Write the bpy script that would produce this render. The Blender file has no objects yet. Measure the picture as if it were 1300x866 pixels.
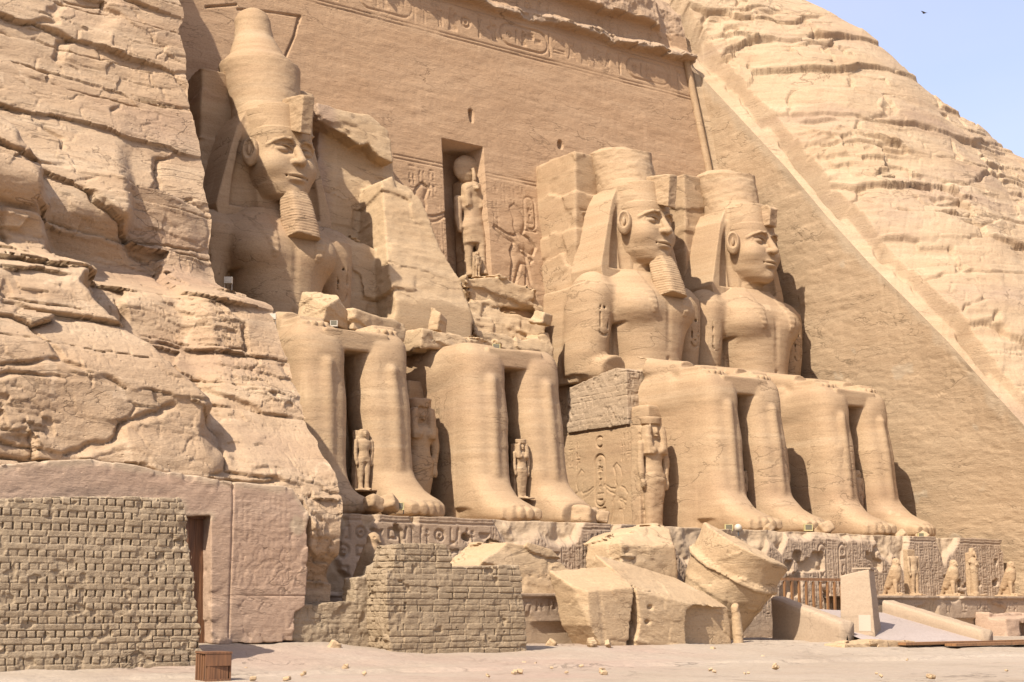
import bpy, math, random
import numpy as np
R = math.radians
random.seed(7); rng = np.random.default_rng(7)
scene = bpy.context.scene
COL = scene.collection

# ------------------------------------------------------------------ camera, sky, sun, exposure
CAM = np.array([-45.718, -57.774, -4.698]); YAW = R(35.855); PITCH = R(9.851); FPX = 1934.4
cd = bpy.data.cameras.new('camera'); cam = bpy.data.objects.new('camera', cd); COL.objects.link(cam)
cam.location = CAM; cam.rotation_euler = (R(90) + PITCH, 0, -YAW)
cd.lens = 36 * FPX / 1300; cd.sensor_width = 36; cd.clip_start = .5; cd.clip_end = 4000
scene.camera = cam
SUN_DIR = np.array([1.0, .40, -1.12]); SUN_DIR /= np.linalg.norm(SUN_DIR)      # the way the light travels
sun_el = math.asin(-SUN_DIR[2]); to_sun = -SUN_DIR
w = bpy.data.worlds.new('World'); scene.world = w; w.use_nodes = True
nt = w.node_tree; bg = nt.nodes['Background']
sk = nt.nodes.new('ShaderNodeTexSky'); sk.sky_type = 'NISHITA'; sk.sun_disc = False
sk.sun_elevation = sun_el; sk.sun_rotation = math.atan2(to_sun[0], to_sun[1])
sk.air_density = 1.0; sk.dust_density = 3.0; sk.ozone_density = 2.0; sk.altitude = 200
# a thin veil of high cloud over the blue
tcw = nt.nodes.new('ShaderNodeTexCoord'); cn = nt.nodes.new('ShaderNodeTexNoise'); cn.inputs['Scale'].default_value = 2.2; cn.inputs['Detail'].default_value = 5; cn.inputs['Distortion'].default_value = .5
cm_ = nt.nodes.new('ShaderNodeMapping'); cm_.inputs['Scale'].default_value = (1, 1, 2.6); nt.links.new(tcw.outputs['Generated'], cm_.inputs[0]); nt.links.new(cm_.outputs[0], cn.inputs['Vector'])
cr_ = nt.nodes.new('ShaderNodeMapRange'); cr_.inputs[1].default_value = .3; cr_.inputs[2].default_value = .7; cr_.inputs[3].default_value = .28; cr_.inputs[4].default_value = .54; nt.links.new(cn.outputs['Fac'], cr_.inputs[0])
mxw = nt.nodes.new('ShaderNodeMix'); mxw.data_type = 'RGBA'; nt.links.new(cr_.outputs[0], mxw.inputs[0]); nt.links.new(sk.outputs[0], mxw.inputs[6]); mxw.inputs[7].default_value = (4.0, 3.75, 4.8, 1)
nt.links.new(mxw.outputs[2], bg.inputs[0]); bg.inputs[1].default_value = .15
sl = bpy.data.lights.new('sun', 'SUN'); sl.energy = 5.0; sl.angle = R(.5); sl.color = (1, .94, .85)
so = bpy.data.objects.new('sun', sl); COL.objects.link(so); so.location = (-60, -40, 70)
from mathutils import Vector
so.rotation_euler = Vector(SUN_DIR).to_track_quat('-Z', 'Y').to_euler()
scene.view_settings.view_transform = 'Standard'; scene.view_settings.look = 'None'
scene.view_settings.gamma = 1; scene.view_settings.exposure = .77
scene.view_settings.use_curve_mapping = False
scene.render.engine = 'CYCLES'
scene.cycles.max_bounces = 5; scene.cycles.diffuse_bounces = 4

# the camera's own geometry turns points measured in the photograph into places in the world
_fw = np.array([math.sin(YAW) * math.cos(PITCH), math.cos(YAW) * math.cos(PITCH), math.sin(PITCH)])
_rt = np.array([math.cos(YAW), -math.sin(YAW), 0]); _up = np.cross(_rt, _fw)
def ray(px, py): return _fw + _rt * (px - 650) / FPX + _up * (433 - py) / FPX
def aty(px, py, y, k=0):
    d = ray(px, py); return CAM + d * ((y + k * CAM[2] - CAM[1]) / (d[1] - k * d[2]))
def atx(px, py, x):
    d = ray(px, py); return CAM + d * ((x - CAM[0]) / d[0])
def atz(px, py, z):
    d = ray(px, py); return CAM + d * ((z - CAM[2]) / d[2])

# ------------------------------------------------------------------ scene tree helpers
def tag(o, label=None, cat=None, group=None, kind=None):
    if label: o['label'] = label
    if cat: o['category'] = cat
    if group: o['group'] = group
    if kind: o['kind'] = kind
    return o
def thing(name, label, cat, loc=(0, 0, 0), group=None):
    o = bpy.data.objects.new(name, None); COL.objects.link(o); o.location = loc
    o.empty_display_size = .3
    return tag(o, label, cat, group)
def link(name, me, parent=None, loc=None):
    o = bpy.data.objects.new(name, me); COL.objects.link(o)
    if parent is not None: o.parent = parent
    if loc is not None: o.location = loc
    return o
def mesh(name, V, F, mat, smooth=True, wear=None):
    """V (n,3); F an (m,4)/(m,3) array or a list of such arrays / of index lists"""
    V = np.asarray(V, np.float32).reshape(-1, 3)
    me = bpy.data.meshes.new(name)
    if isinstance(F, np.ndarray): F = [F]
    if len(F) and not isinstance(F[0], np.ndarray):
        me.from_pydata(V.tolist(), [], F)
    else:
        loops = np.concatenate([f.ravel() for f in F]).astype(np.int32)
        sizes = np.concatenate([np.full(len(f), f.shape[1]) for f in F]).astype(np.int32)
        me.vertices.add(len(V)); me.vertices.foreach_set('co', V.ravel())
        me.loops.add(len(loops)); me.loops.foreach_set('vertex_index', loops)
        me.polygons.add(len(sizes))
        me.polygons.foreach_set('loop_start', np.concatenate([[0], np.cumsum(sizes)[:-1]]).astype(np.int32))
    me.update(calc_edges=True); me.validate()
    me.polygons.foreach_set('use_smooth', np.full(len(me.polygons), smooth))
    if wear is not None:
        a = me.attributes.new('wear', 'FLOAT', 'POINT'); a.data.foreach_set('value', np.asarray(wear, np.float32))
    if mat: me.materials.append(mat)
    return me
def obj(name, V, F, mat, parent=None, smooth=True, wear=None):
    V = np.asarray(V, float).reshape(-1, 3)
    if parent is not None: V = V - np.array(parent.location)
    return link(name, mesh(name, V, F, mat, smooth, wear), parent)
def solo(name, V, F, mat, label, cat, group=None, kind=None, smooth=True, wear=None, base=None):
    """a thing that is one mesh: its origin at the foot of its bounding box"""
    V = np.asarray(V, float).reshape(-1, 3)
    if not len(V): print('EMPTY', name, label); return tag(link(name, None), label, cat)
    b = np.array(base) if base is not None else np.array([V[:, 0].mean(), V[:, 1].mean(), V[:, 2].min()])
    o = link(name, mesh(name, V - b, F, mat, smooth, wear), None, b)
    return tag(o, label, cat, group, kind)
def grid_faces(nu, nv, flip=False):
    i = np.arange(nu * nv).reshape(nu, nv)
    q = np.stack([i[:-1, :-1], i[1:, :-1], i[1:, 1:], i[:-1, 1:]], -1).reshape(-1, 4)
    return q[:, ::-1].copy() if flip else q
class MB:                                             # collects simple solids into one mesh
    def __init__(s): s.v = []; s.f = []
    def box(s, c, h, rz=0, bev=0, ry=0):
        c = np.array(c, float); h = np.array(h, float)
        P = np.array([(x, y, z) for z in (-1, 1) for y in (-1, 1) for x in (-1, 1)], float) * h
        return s._put(P, [(0, 2, 3, 1), (4, 5, 7, 6), (0, 1, 5, 4), (2, 6, 7, 3), (0, 4, 6, 2), (1, 3, 7, 5)], c, rz, ry)
    def _put(s, P, F, c, rz=0, ry=0):
        a, b = math.cos(ry), math.sin(ry); P = np.stack([P[:, 0] * a + P[:, 2] * b, P[:, 1], -P[:, 0] * b + P[:, 2] * a], -1)
        a, b = math.cos(rz), math.sin(rz); P = np.stack([P[:, 0] * a - P[:, 1] * b, P[:, 0] * b + P[:, 1] * a, P[:, 2]], -1)
        n = len(s.v); s.v += (P + c).tolist(); s.f += [[i + n for i in f] for f in F]; return s
    def hexa(s, P):                                   # 8 corners, order as in box
        n = len(s.v); s.v += [list(p) for p in P]
        s.f += [[i + n for i in f] for f in [(0, 2, 3, 1), (4, 5, 7, 6), (0, 1, 5, 4), (2, 6, 7, 3), (0, 4, 6, 2), (1, 3, 7, 5)]]; return s
    def tube(s, a, b, r, r2=None, n=10):
        a = np.array(a, float); b = np.array(b, float); r2 = r if r2 is None else r2
        d = (b - a) / np.linalg.norm(b - a); u = np.cross(d, (0, 0, 1) if abs(d[2]) < .9 else (1, 0, 0)); u /= np.linalg.norm(u); v = np.cross(d, u)
        t = np.arange(n) * 2 * math.pi / n; ring = np.cos(t)[:, None] * u + np.sin(t)[:, None] * v
        k = len(s.v); s.v += (a + ring * r).tolist() + (b + ring * r2).tolist()
        s.f += [[k + i, k + (i + 1) % n, k + n + (i + 1) % n, k + n + i] for i in range(n)]
        s.f += [[k + i for i in range(n)][::-1], [k + n + i for i in range(n)]]; return s
    def build(s, name, mat, parent=None, smooth=False): return obj(name, s.v, s.f, mat, parent, smooth)

# ------------------------------------------------------------------ noise
_N = 64; _T = rng.random((_N, _N, _N)).astype(np.float32) * 2 - 1
_TF = _T.ravel()
def vnoise(P):
    P = np.asarray(P, np.float32); fl = np.floor(P); f = P - fl; i = fl.astype(np.int32); f = f * f * f * (f * (f * 6 - 15) + 10)
    x0 = (i[..., 0] & 63) << 12; x1 = ((i[..., 0] + 1) & 63) << 12
    y0 = (i[..., 1] & 63) << 6; y1 = ((i[..., 1] + 1) & 63) << 6
    z0 = i[..., 2] & 63; z1 = (i[..., 2] + 1) & 63
    fx, fy, fz = f[..., 0], f[..., 1], f[..., 2]
    def ln(y, z):
        a = _TF.take(x0 + y + z); return a + (_TF.take(x1 + y + z) - a) * fx
    a = ln(y0, z0); a += (ln(y1, z0) - a) * fy
    b = ln(y0, z1); b += (ln(y1, z1) - b) * fy
    return a + (b - a) * fz
def fbm(P, oct=4, sc=1.0, gain=.5):
    P = np.asarray(P, np.float32) * np.asarray(sc, np.float32); s = 0; a = 1.0; t = 0
    for k in range(oct):
        s = s + vnoise(P + 13.7 * k) * a; t += a; a *= gain; P = P * 2.03
    return s / t
def hsh(*k):
    x = 0.0
    for i, a in enumerate(k): x = x + np.asarray(a, np.float64) * (12.9898 + 65.233 * i)
    v = np.sin(x) * 43758.5453; return (v - np.floor(v)).astype(np.float32)
def smooth01(a, b, x):
    t = np.clip((x - a) / (b - a), 0, 1); return t * t * (3 - 2 * t)
def blocks(U, Z, sz, wmin, wmax, seed, edge=.12):
    """broken beds: courses of height ~sz along Z cut by joints along U; returns (per block level 0..1, groove 0..1)"""
    b = np.floor(Z / sz); fz = Z / sz - b
    wd = wmin + (wmax - wmin) * hsh(b, seed); off = hsh(b, seed + 3) * 50
    c = np.floor((U + off) / wd); fu = (U + off) / wd - c
    lev = hsh(b, c, seed + 5)
    ez = np.minimum(fz, 1 - fz) * sz; eu = np.minimum(fu, 1 - fu) * wd
    g = 1 - smooth01(0, edge, np.minimum(ez, eu * 1.0))
    return lev, g
_RT = rng.random((256, 256)).astype(np.float32)
def _cell(i, j, k): return _RT[(i + 57 * k) & 255, (j + 131 * k) & 255]
def facets(u, z, su, sz, seed, tilt=1.0, skew=.35):
    """sharp-edged broken faces: every cell of a jittered lattice is one tilted plane; returns (level, edge distance)"""
    b = z / sz; a = u / su + skew * np.floor(b); ia = np.floor(a).astype(np.int32); ib = np.floor(b).astype(np.int32)
    best = np.full(a.shape, 9, np.float32); sec = best.copy(); val = np.zeros(a.shape, np.float32)
    for di in (-1, 0, 1):
        for dj in (-1, 0, 1):
            i = ia + di; j = ib + dj
            dx = a - (i + .15 + .7 * _cell(i, j, seed)); dz = b - (j + .2 + .6 * _cell(i, j, seed + 1))
            d = np.maximum(np.abs(dx) * .9, np.abs(dz)) + .25 * (np.abs(dx) + np.abs(dz))
            n = d < best; sec = np.where(n, best, np.minimum(sec, d))
            v = (_cell(i, j, seed + 2) - .5) + tilt * (dx * (_cell(i, j, seed + 3) - .5) + dz * (_cell(i, j, seed + 4) - .75))
            val = np.where(n, v, val); best = np.where(n, d, best)
    return val, sec - best
def strata(P, u, amp=1.0, seed=0, dip=.03, big=1.0, calm=1.0, bed=1.0, mid=1.0):
    """relief of weathered bedded sandstone: ledges that lean out, thin cracks, sharp broken faces"""
    P = np.asarray(P, np.float32)
    wz = P[..., 2] + dip * u + .6 * fbm(P, 2, .10) + .12 * fbm(P + 7, 3, .8) + .035 * fbm(P + 9, 3, 3)
    wu = u + .8 * fbm(P + 21, 4, .4) + .06 * fbm(P + 23, 3, 3)
    m = smooth01(-.20, .18, fbm(P + 40, 3, .13)); m2 = smooth01(-.06, .20, fbm(P + 47, 3, .22)); m3 = smooth01(-.08, .18, fbm(P + 49, 3, .4))
    m2 = m2 * calm; m3 = m3 * calm
    v1, e1 = facets(wu, wz, 5.2, 2.3, seed + 1, .8)
    v2, e2 = facets(wu + 3, wz + .4, 1.9, .72, seed + 7, 1.0)
    v3, e3 = facets(wu + 7, wz + .1, .75, .26, seed + 13, 1.0)
    v4, e4 = facets(wu * .7 + wz * .5, wz - .1 * wu, .34, .17, seed + 19, 1.0)
    h = (.30 + .55 * m) * .95 * big * v1 + (.08 + .92 * m2) * .30 * mid * v2 + (.06 + .94 * m3 * m2) * .13 * v3 + (.15 + .85 * m2 * m3) * .055 * v4
    c1 = smooth01(.10, .0, e1) * smooth01(-.15, .1, fbm(P + 70, 3, .5)); c2 = smooth01(.13, .0, e2) * smooth01(-.02, .2, fbm(P + 79, 3, .5)); c3 = smooth01(.15, 0, e3) * m3
    h = h - .22 * c1 - .10 * c2 * (.4 + .6 * m2) - .03 * c3
    zz = wz / 2.9 + .6 * vnoise(np.stack([wz * 0, wz * 0 + seed, wz * .3], -1)); fz = zz - np.floor(zz)   # long continuous bedding cracks
    h = h - .28 * bed * np.exp(-(np.minimum(fz, 1 - fz) * 2.9 / .055) ** 2) * smooth01(-.05, .15, fbm(P + 91, 3, .3)) + .22 * big * (fz - .5)
    h = h + .30 * fbm(P + 60, 3, (.2, .2, .35)) + .035 * fbm(P + 80, 4, (2.0, 2.0, 4.0)) + .05 * m2 * np.abs(fbm(P + 85, 4, 1.4))
    pit = smooth01(.55, .66, vnoise(P * np.float32(2.1) + 5)) * m * m2; h = h - .16 * pit
    return h * amp

# ------------------------------------------------------------------ signed distance sculpting
class SDF:
    def __init__(s, lo, hi, h):
        s.lo = np.array(lo, float); s.h = h; s.n = np.ceil((np.array(hi) - s.lo) / h).astype(int) + 1
        s.ax = [(s.lo[i] + np.arange(s.n[i]) * h).astype(np.float32) for i in range(3)]
        s.D = np.full(s.n, 9.0, np.float32)
    def _sl(s, lo, hi):
        o = []
        for i in range(3):
            a = max(0, int(math.floor((lo[i] - s.lo[i]) / s.h))); b = min(s.n[i], int(math.ceil((hi[i] - s.lo[i]) / s.h)) + 1)
            if b <= a: return None
            o.append(slice(a, b))
        return tuple(o)
    def _ev(s, fn, lo, hi, pad):
        sl = s._sl(np.array(lo) - pad, np.array(hi) + pad)
        if sl is None: return None, None
        X = s.ax[0][sl[0]][:, None, None]; Y = s.ax[1][sl[1]][None, :, None]; Z = s.ax[2][sl[2]][None, None, :]
        return sl, fn(X, Y, Z)
    def add(s, p, k=.0):
        sl, d = s._ev(*p, .3 + k)
        if sl is None: return s
        a = s.D[sl]
        if k > 0:
            hh = np.maximum(k - np.abs(a - d), 0); s.D[sl] = np.minimum(a, d) - hh * hh / (4 * k)
        else: s.D[sl] = np.minimum(a, d)
        return s
    def cut(s, p, k=.0):
        sl, d = s._ev(*p, .3 + k)
        if sl is None: return s
        a = s.D[sl]; d = -d
        if k > 0:
            hh = np.maximum(k - np.abs(a - d), 0); s.D[sl] = np.maximum(a, d) + hh * hh / (4 * k)
        else: s.D[sl] = np.maximum(a, d)
        return s
    def pts(s):
        P = np.empty(tuple(s.n) + (3,), np.float32)
        P[..., 0] = s.ax[0][:, None, None]; P[..., 1] = s.ax[1][None, :, None]; P[..., 2] = s.ax[2][None, None, :]
        return P
    def near(s, f, band=.42):
        """adds f(points) to the field close to the surface (rough, broken stone)"""
        m = np.abs(s.D) < band; i = np.nonzero(m)
        P = np.stack([s.ax[0][i[0]], s.ax[1][i[1]], s.ax[2][i[2]]], -1)
        s.D[m] += f(P).astype(np.float32); return s
    def mesh(s):
        D = s.D.copy()
        for a in range(3):                                             # closed at the box
            ix = [slice(None)] * 3
            for e in (0, -1): ix[a] = e; D[tuple(ix)] = np.maximum(D[tuple(ix)], .5 * s.h)
        S = D < 0; n = s.n
        c = np.zeros(n - 1, np.uint8)
        for dx in (0, 1):
            for dy in (0, 1):
                for dz in (0, 1):
                    c += S[dx:n[0] - 1 + dx, dy:n[1] - 1 + dy, dz:n[2] - 1 + dz]
        cells = np.argwhere((c > 0) & (c < 8)); idx = np.full(n - 1, -1, np.int32)
        idx[tuple(cells.T)] = np.arange(len(cells))
        acc = np.zeros((len(cells), 3), np.float32); cnt = np.zeros(len(cells), np.float32)
        corners = [(x, y, z) for x in (0, 1) for y in (0, 1) for z in (0, 1)]
        val = {k: D[cells[:, 0] + k[0], cells[:, 1] + k[1], cells[:, 2] + k[2]] for k in corners}
        for a in corners:
            for ax in range(3):
                if a[ax] == 0:
                    b = list(a); b[ax] = 1; va, vb = val[a], val[tuple(b)]
                    m = (va < 0) != (vb < 0); t = np.where(m, va / np.where(va == vb, 1, va - vb), 0)
                    p = np.tile(np.array(a, np.float32), (len(cells), 1)); p[:, ax] += t
                    acc[m] += p[m]; cnt += m
        V = s.lo + (cells + acc / cnt[:, None]) * s.h
        Q = []
        for ax in range(3):
            u, v = (ax + 1) % 3, (ax + 2) % 3
            sh = [slice(None)] * 3; sh2 = list(sh); sh[ax] = slice(0, n[ax] - 1); sh2[ax] = slice(1, n[ax])
            A = S[tuple(sh)]; B = S[tuple(sh2)]
            e = np.argwhere(A != B); e = e[(e[:, u] > 0) & (e[:, v] > 0) & (e[:, u] < n[u] - 1) & (e[:, v] < n[v] - 1)]
            ins = A[tuple(e.T)]
            def cell(du, dv):
                q = e.copy(); q[:, u] -= du; q[:, v] -= dv; return idx[tuple(q.T)]
            q = np.stack([cell(1, 1), cell(0, 1), cell(0, 0), cell(1, 0)], -1)
            q[~ins] = q[~ins][:, ::-1]; Q.append(q)
        Q = np.concatenate(Q); Q = Q[(Q >= 0).all(1)]
        return V, Q
def rotm(rx=0, ry=0, rz=0):
    cx, sx, cy, sy, cz, sz = math.cos(rx), math.sin(rx), math.cos(ry), math.sin(ry), math.cos(rz), math.sin(rz)
    return np.array([[1, 0, 0], [0, cx, -sx], [0, sx, cx]]).T @ np.array([[cy, 0, sy], [0, 1, 0], [-sy, 0, cy]]).T @ np.array([[cz, -sz, 0], [sz, cz, 0], [0, 0, 1]]).T
def _loc(X, Y, Z, c, M):
    x, y, z = X - c[0], Y - c[1], Z - c[2]
    if M is None: return x, y, z
    M = M.T                                                            # columns: world -> local
    return (x * M[0, 0] + y * M[1, 0] + z * M[2, 0], x * M[0, 1] + y * M[1, 1] + z * M[2, 1], x * M[0, 2] + y * M[1, 2] + z * M[2, 2])
def ell(c, r, rx=0, ry=0, rz=0):
    M = rotm(rx, ry, rz) if (rx or ry or rz) else None; m = max(r) if M is not None else None
    e = np.array([m] * 3) if m else np.array(r); c = np.array(c, float)
    def fn(X, Y, Z):
        x, y, z = _loc(X, Y, Z, c, M)
        k0 = np.sqrt((x / r[0]) ** 2 + (y / r[1]) ** 2 + (z / r[2]) ** 2); k1 = np.sqrt((x / r[0] ** 2) ** 2 + (y / r[1] ** 2) ** 2 + (z / r[2] ** 2) ** 2)
        return k0 * (k0 - 1) / np.maximum(k1, 1e-5)
    return fn, c - e, c + e
def cap(a, b, ra, rb=None, flat=None):
    a = np.array(a, float); b = np.array(b, float); rb = ra if rb is None else rb; d = b - a; L = d @ d
    def fn(X, Y, Z):
        x, y, z = X - a[0], Y - a[1], Z - a[2]
        t = np.clip((x * d[0] + y * d[1] + z * d[2]) / L, 0, 1)
        return np.sqrt((x - t * d[0]) ** 2 + (y - t * d[1]) ** 2 + (z - t * d[2]) ** 2) - (ra + (rb - ra) * t)
    m = max(ra, rb); return fn, np.minimum(a, b) - m, np.maximum(a, b) + m
def bx(c, hs, rnd=.05, rx=0, ry=0, rz=0):
    M = rotm(rx, ry, rz) if (rx or ry or rz) else None; c = np.array(c, float)
    e = np.array([np.linalg.norm(hs)] * 3) if M is not None else np.array(hs, float)
    def fn(X, Y, Z):
        x, y, z = _loc(X, Y, Z, c, M)
        qx, qy, qz = np.abs(x) - (hs[0] - rnd), np.abs(y) - (hs[1] - rnd), np.abs(z) - (hs[2] - rnd)
        return np.sqrt(np.maximum(qx, 0) ** 2 + np.maximum(qy, 0) ** 2 + np.maximum(qz, 0) ** 2) + np.minimum(np.maximum(np.maximum(qx, qy), qz), 0) - rnd
    return fn, c - e, c + e
def _sm(zs, vs, n=240, wd=.06):
    t = np.linspace(zs[0], zs[-1], n); v = np.interp(t, zs, vs); k = max(1, int(n * wd))
    vp = np.concatenate([np.full(k, v[0]), v, np.full(k, v[-1])]); ker = np.hanning(2 * k + 1); ker /= ker.sum()
    return t, np.convolve(vp, ker, 'same')[k:-k]
def loft(secs, n=2.0, axis=2, wd=.05):
    """secs: (z, cx, cy, rx, ry) along the axis; superellipse sections (axis 1: along y, then cx,cy -> x,z)"""
    S = np.array(sorted(secs), float); z0, z1 = S[0, 0], S[-1, 0]
    T = [_sm(S[:, 0], S[:, i], wd=wd) for i in range(1, 5)]
    def fn(X, Y, Z):
        A, B, W = (X, Y, Z) if axis == 2 else (X, Z, Y)
        cx, cy, rx, ry = [np.interp(W, t, v).astype(np.float32) for t, v in T]
        a, b = np.abs(A - cx) / rx, np.abs(B - cy) / ry
        k = (a ** n + b ** n) ** (1 / n)
        g = np.sqrt((a / rx) ** 2 + (b / ry) ** 2) / np.maximum(np.sqrt(a * a + b * b), 1e-4)
        d = (k - 1) / np.maximum(g, 1e-4)
        return np.maximum(d, np.maximum(z0 - W, W - z1))
    ex = np.max(np.abs(S[:, 1]) + S[:, 3]); lo2, hi2 = (S[:, 2] - S[:, 4]).min(), (S[:, 2] + S[:, 4]).max()
    x0, x1 = (S[:, 1] - S[:, 3]).min(), (S[:, 1] + S[:, 3]).max()
    lo, hi = (np.array([x0, lo2, z0]), np.array([x1, hi2, z1]))
    if axis == 1: lo, hi = lo[[0, 2, 1]], hi[[0, 2, 1]]
    return fn, lo, hi
def polyd(x, z, poly):
    """signed distance to a 2-D polygon"""
    P = np.array(poly, np.float32); n = len(P); d = None; s = None
    for i in range(n):
        a, b = P[i], P[i - 1]; e = b - a; wx, wz = x - a[0], z - a[1]
        t = np.clip((wx * e[0] + wz * e[1]) / max(e @ e, 1e-9), 0, 1); q = (wx - e[0] * t) ** 2 + (wz - e[1] * t) ** 2
        d = q if d is None else np.minimum(d, q)
        c = ((z >= a[1]) & (z < b[1]) & (e[0] * wz > e[1] * wx)) | ((z < a[1]) & (z >= b[1]) & (e[0] * wz < e[1] * wx))
        s = c if s is None else s ^ c
    d = np.sqrt(d); return np.where(s, -d, d)
def prism(poly, y0, y1, k0=0, k1=0, j0=0):
    """polygon in (x,z) pushed from the plane y=y0+k0*z+j0*x back to y=y1+k1*z"""
    P = np.array(poly, float)
    def fn(X, Y, Z):
        p = polyd(X, Z, P)
        f = (y0 + k0 * Z + j0 * X - Y) / math.sqrt(1 + k0 * k0 + j0 * j0); b = (Y - y1 - k1 * Z)
        return np.maximum(p, np.maximum(f, b))
    zz = P[:, 1]; xx = P[:, 0]; ys = [y0 + k0 * a + j0 * b for a in (zz.min(), zz.max()) for b in (xx.min(), xx.max())] + [y1 + k1 * zz.min(), y1 + k1 * zz.max()]
    return fn, np.array([xx.min(), min(ys), zz.min()]), np.array([xx.max(), max(ys), zz.max()])
def half(p, nrm):
    p = np.array(p, float); nrm = np.array(nrm, float); nrm /= np.linalg.norm(nrm)
    def fn(X, Y, Z): return (X - p[0]) * nrm[0] + (Y - p[1]) * nrm[1] + (Z - p[2]) * nrm[2]
    return fn, np.array([-500.] * 3), np.array([500.] * 3)
def chop(p, nrm): return half(p, -np.array(nrm, float))
def rough(a=.08, sc=.9, b=.03, seed=0):
    return lambda P: a * fbm(P + seed, 3, sc) + b * fbm(P + 31 + seed, 3, (2.5, 2.5, 6))

# ------------------------------------------------------------------ materials
def stone(name, base, dark, pale, wear=(.60, .45, .30), strata_z=1.1, bump=.5, fine=9.0, streak=.25, lines=0.0, pits=.35, red=None, cracks=.6):
    m = bpy.data.materials.new(name); m.use_nodes = True; T = m.node_tree; N = T.nodes; L = T.links
    base, dark, pale, wear = [tuple(.75 * c for c in q) for q in (base, dark, pale, wear)]
    red = tuple(.75 * c for c in red) if red is not None else None
    b = N['Principled BSDF']; b.inputs['Roughness'].default_value = .92; b.inputs['Specular IOR Level'].default_value = .15
    g = N.new('ShaderNodeNewGeometry')
    def mp(sc):
        q = N.new('ShaderNodeMapping'); q.inputs['Scale'].default_value = sc; L.new(g.outputs['Position'], q.inputs['Vector']); return q
    def noise(sc, scale, det=6, rough=.55, dist=0):
        n = N.new('ShaderNodeTexNoise'); n.inputs['Scale'].default_value = scale; n.inputs['Detail'].default_value = det
        n.inputs['Roughness'].default_value = rough; n.inputs['Distortion'].default_value = dist
        L.new(mp(sc).outputs[0], n.inputs['Vector']); return n.outputs['Fac']
    def ramp(f, stops):
        r = N.new('ShaderNodeValToRGB'); e = r.color_ramp.elements
        while len(e) < len(stops): e.new(.5)
        for i, (p, c) in enumerate(stops): e[i].position = p; e[i].color = (*c, 1) if not np.isscalar(c) else (c, c, c, 1)
        L.new(f, r.inputs[0]); return r.outputs[0]
    def mix(f, a, c, t='MIX'):
        q = N.new('ShaderNodeMix'); q.data_type = 'RGBA'; q.blend_type = t
        for s, v in ((0, f), (6, a), (7, c)):
            if hasattr(v, 'links'): L.new(v, q.inputs[s])
            elif s == 0: q.inputs[0].default_value = v
            else: q.inputs[s].default_value = (*v, 1)
        return q.outputs[2]
    def math_(op, a, c):
        q = N.new('ShaderNodeMath'); q.operation = op
        for i, v in enumerate((a, c)):
            if hasattr(v, 'links'): L.new(v, q.inputs[i])
            else: q.inputs[i].default_value = v
        return q.outputs[0]
    beds = noise((.10, .10, strata_z), 1.0, 7, .62, .4)
    col = ramp(beds, [(.30, dark), (.50, base), (.70, pale)])
    big = noise((.22, .22, .3), 1.0, 4, .6)
    col = mix(ramp(big, [(.35, 0.), (.70, .55)]), col, pale)
    if red is not None:
        rd = noise((.09, .09, .35), 1.0, 5, .6); col = mix(ramp(rd, [(.50, 0.), (.68, .6)]), col, red)
    gr = noise((1, 1, 1.6), fine, 8, .7)
    fb = noise((.16, .16, 5.5), 1.0, 6, .7, .25)                 # fine bedding
    col = mix(1.0, col, ramp(fb, [(.30, .88), (.42, .985), (.58, 1.01), (.72, 1.07)]), 'MULTIPLY')
    col = mix(1.0, col, ramp(gr, [(.25, .80), (.5, 1.0), (.8, 1.13)]), 'MULTIPLY')
    sp = noise((1, 1, 1), 38, 3, .7)
    col = mix(1.0, col, ramp(sp, [(.28, .82), (.45, 1.0), (.75, 1.06)]), 'MULTIPLY')
    if streak:                                            # pale run-off and scratches, mostly upright
        st = noise((1.1, 1.1, .07), 1.0, 3, .5); st2 = noise((.25, .25, .25), 1.0, 2, .5)
        f = math_('MULTIPLY', ramp(st, [(.63, 0.), (.68, 1.)]), ramp(st2, [(.48, 0.), (.62, streak)]))
        col = mix(f, col, [min(1, c * 1.25) for c in pale])
    ck = noise((.28, .28, .75), 1.0, 5, .55, .6); cm = noise((.2, .2, .3), 1.0, 2, .5)          # hairline cracks
    cf = math_('MULTIPLY', ramp(ck, [(.488, 0.), (.499, 1.), (.501, 1.), (.512, 0.)]), ramp(cm, [(.46, 0.), (.60, cracks)]))
    col = mix(cf, col, [c * .42 for c in dark])
    at = N.new('ShaderNodeAttribute'); at.attribute_name = 'wear'
    col = mix(at.outputs['Fac'], col, mix(1.0, wear, ramp(gr, [(.25, .84), (.5, 1.0), (.8, 1.1)]), 'MULTIPLY'))
    L.new(col, b.inputs['Base Color'])
    h = math_('SUBTRACT', math_('ADD', math_('MULTIPLY', gr, .5), math_('MULTIPLY', fb, .28)), math_('MULTIPLY', cf, .5))
    h = math_('ADD', h, math_('MULTIPLY', noise((.8, .8, 3.2), 1.8, 10, .75, .1), .55))
    h = math_('ADD', h, math_('MULTIPLY', noise((1, 1, 1.4), 3.0, 10, .75), .5))
    h = math_('ADD', h, math_('MULTIPLY', sp, .12))
    if lines:                                             # slanting tool marks
        wv = N.new('ShaderNodeTexNoise'); wv.inputs['Scale'].default_value = 1.0; wv.inputs['Detail'].default_value = 3
        q = N.new('ShaderNodeMapping'); q.inputs['Rotation'].default_value = (0, R(22), 0); q.inputs['Scale'].default_value = (1.6, 1.6, 13)
        L.new(g.outputs['Position'], q.inputs['Vector']); L.new(q.outputs[0], wv.inputs['Vector'])
        h = math_('ADD', h, math_('MULTIPLY', wv.outputs['Fac'], lines))
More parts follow.
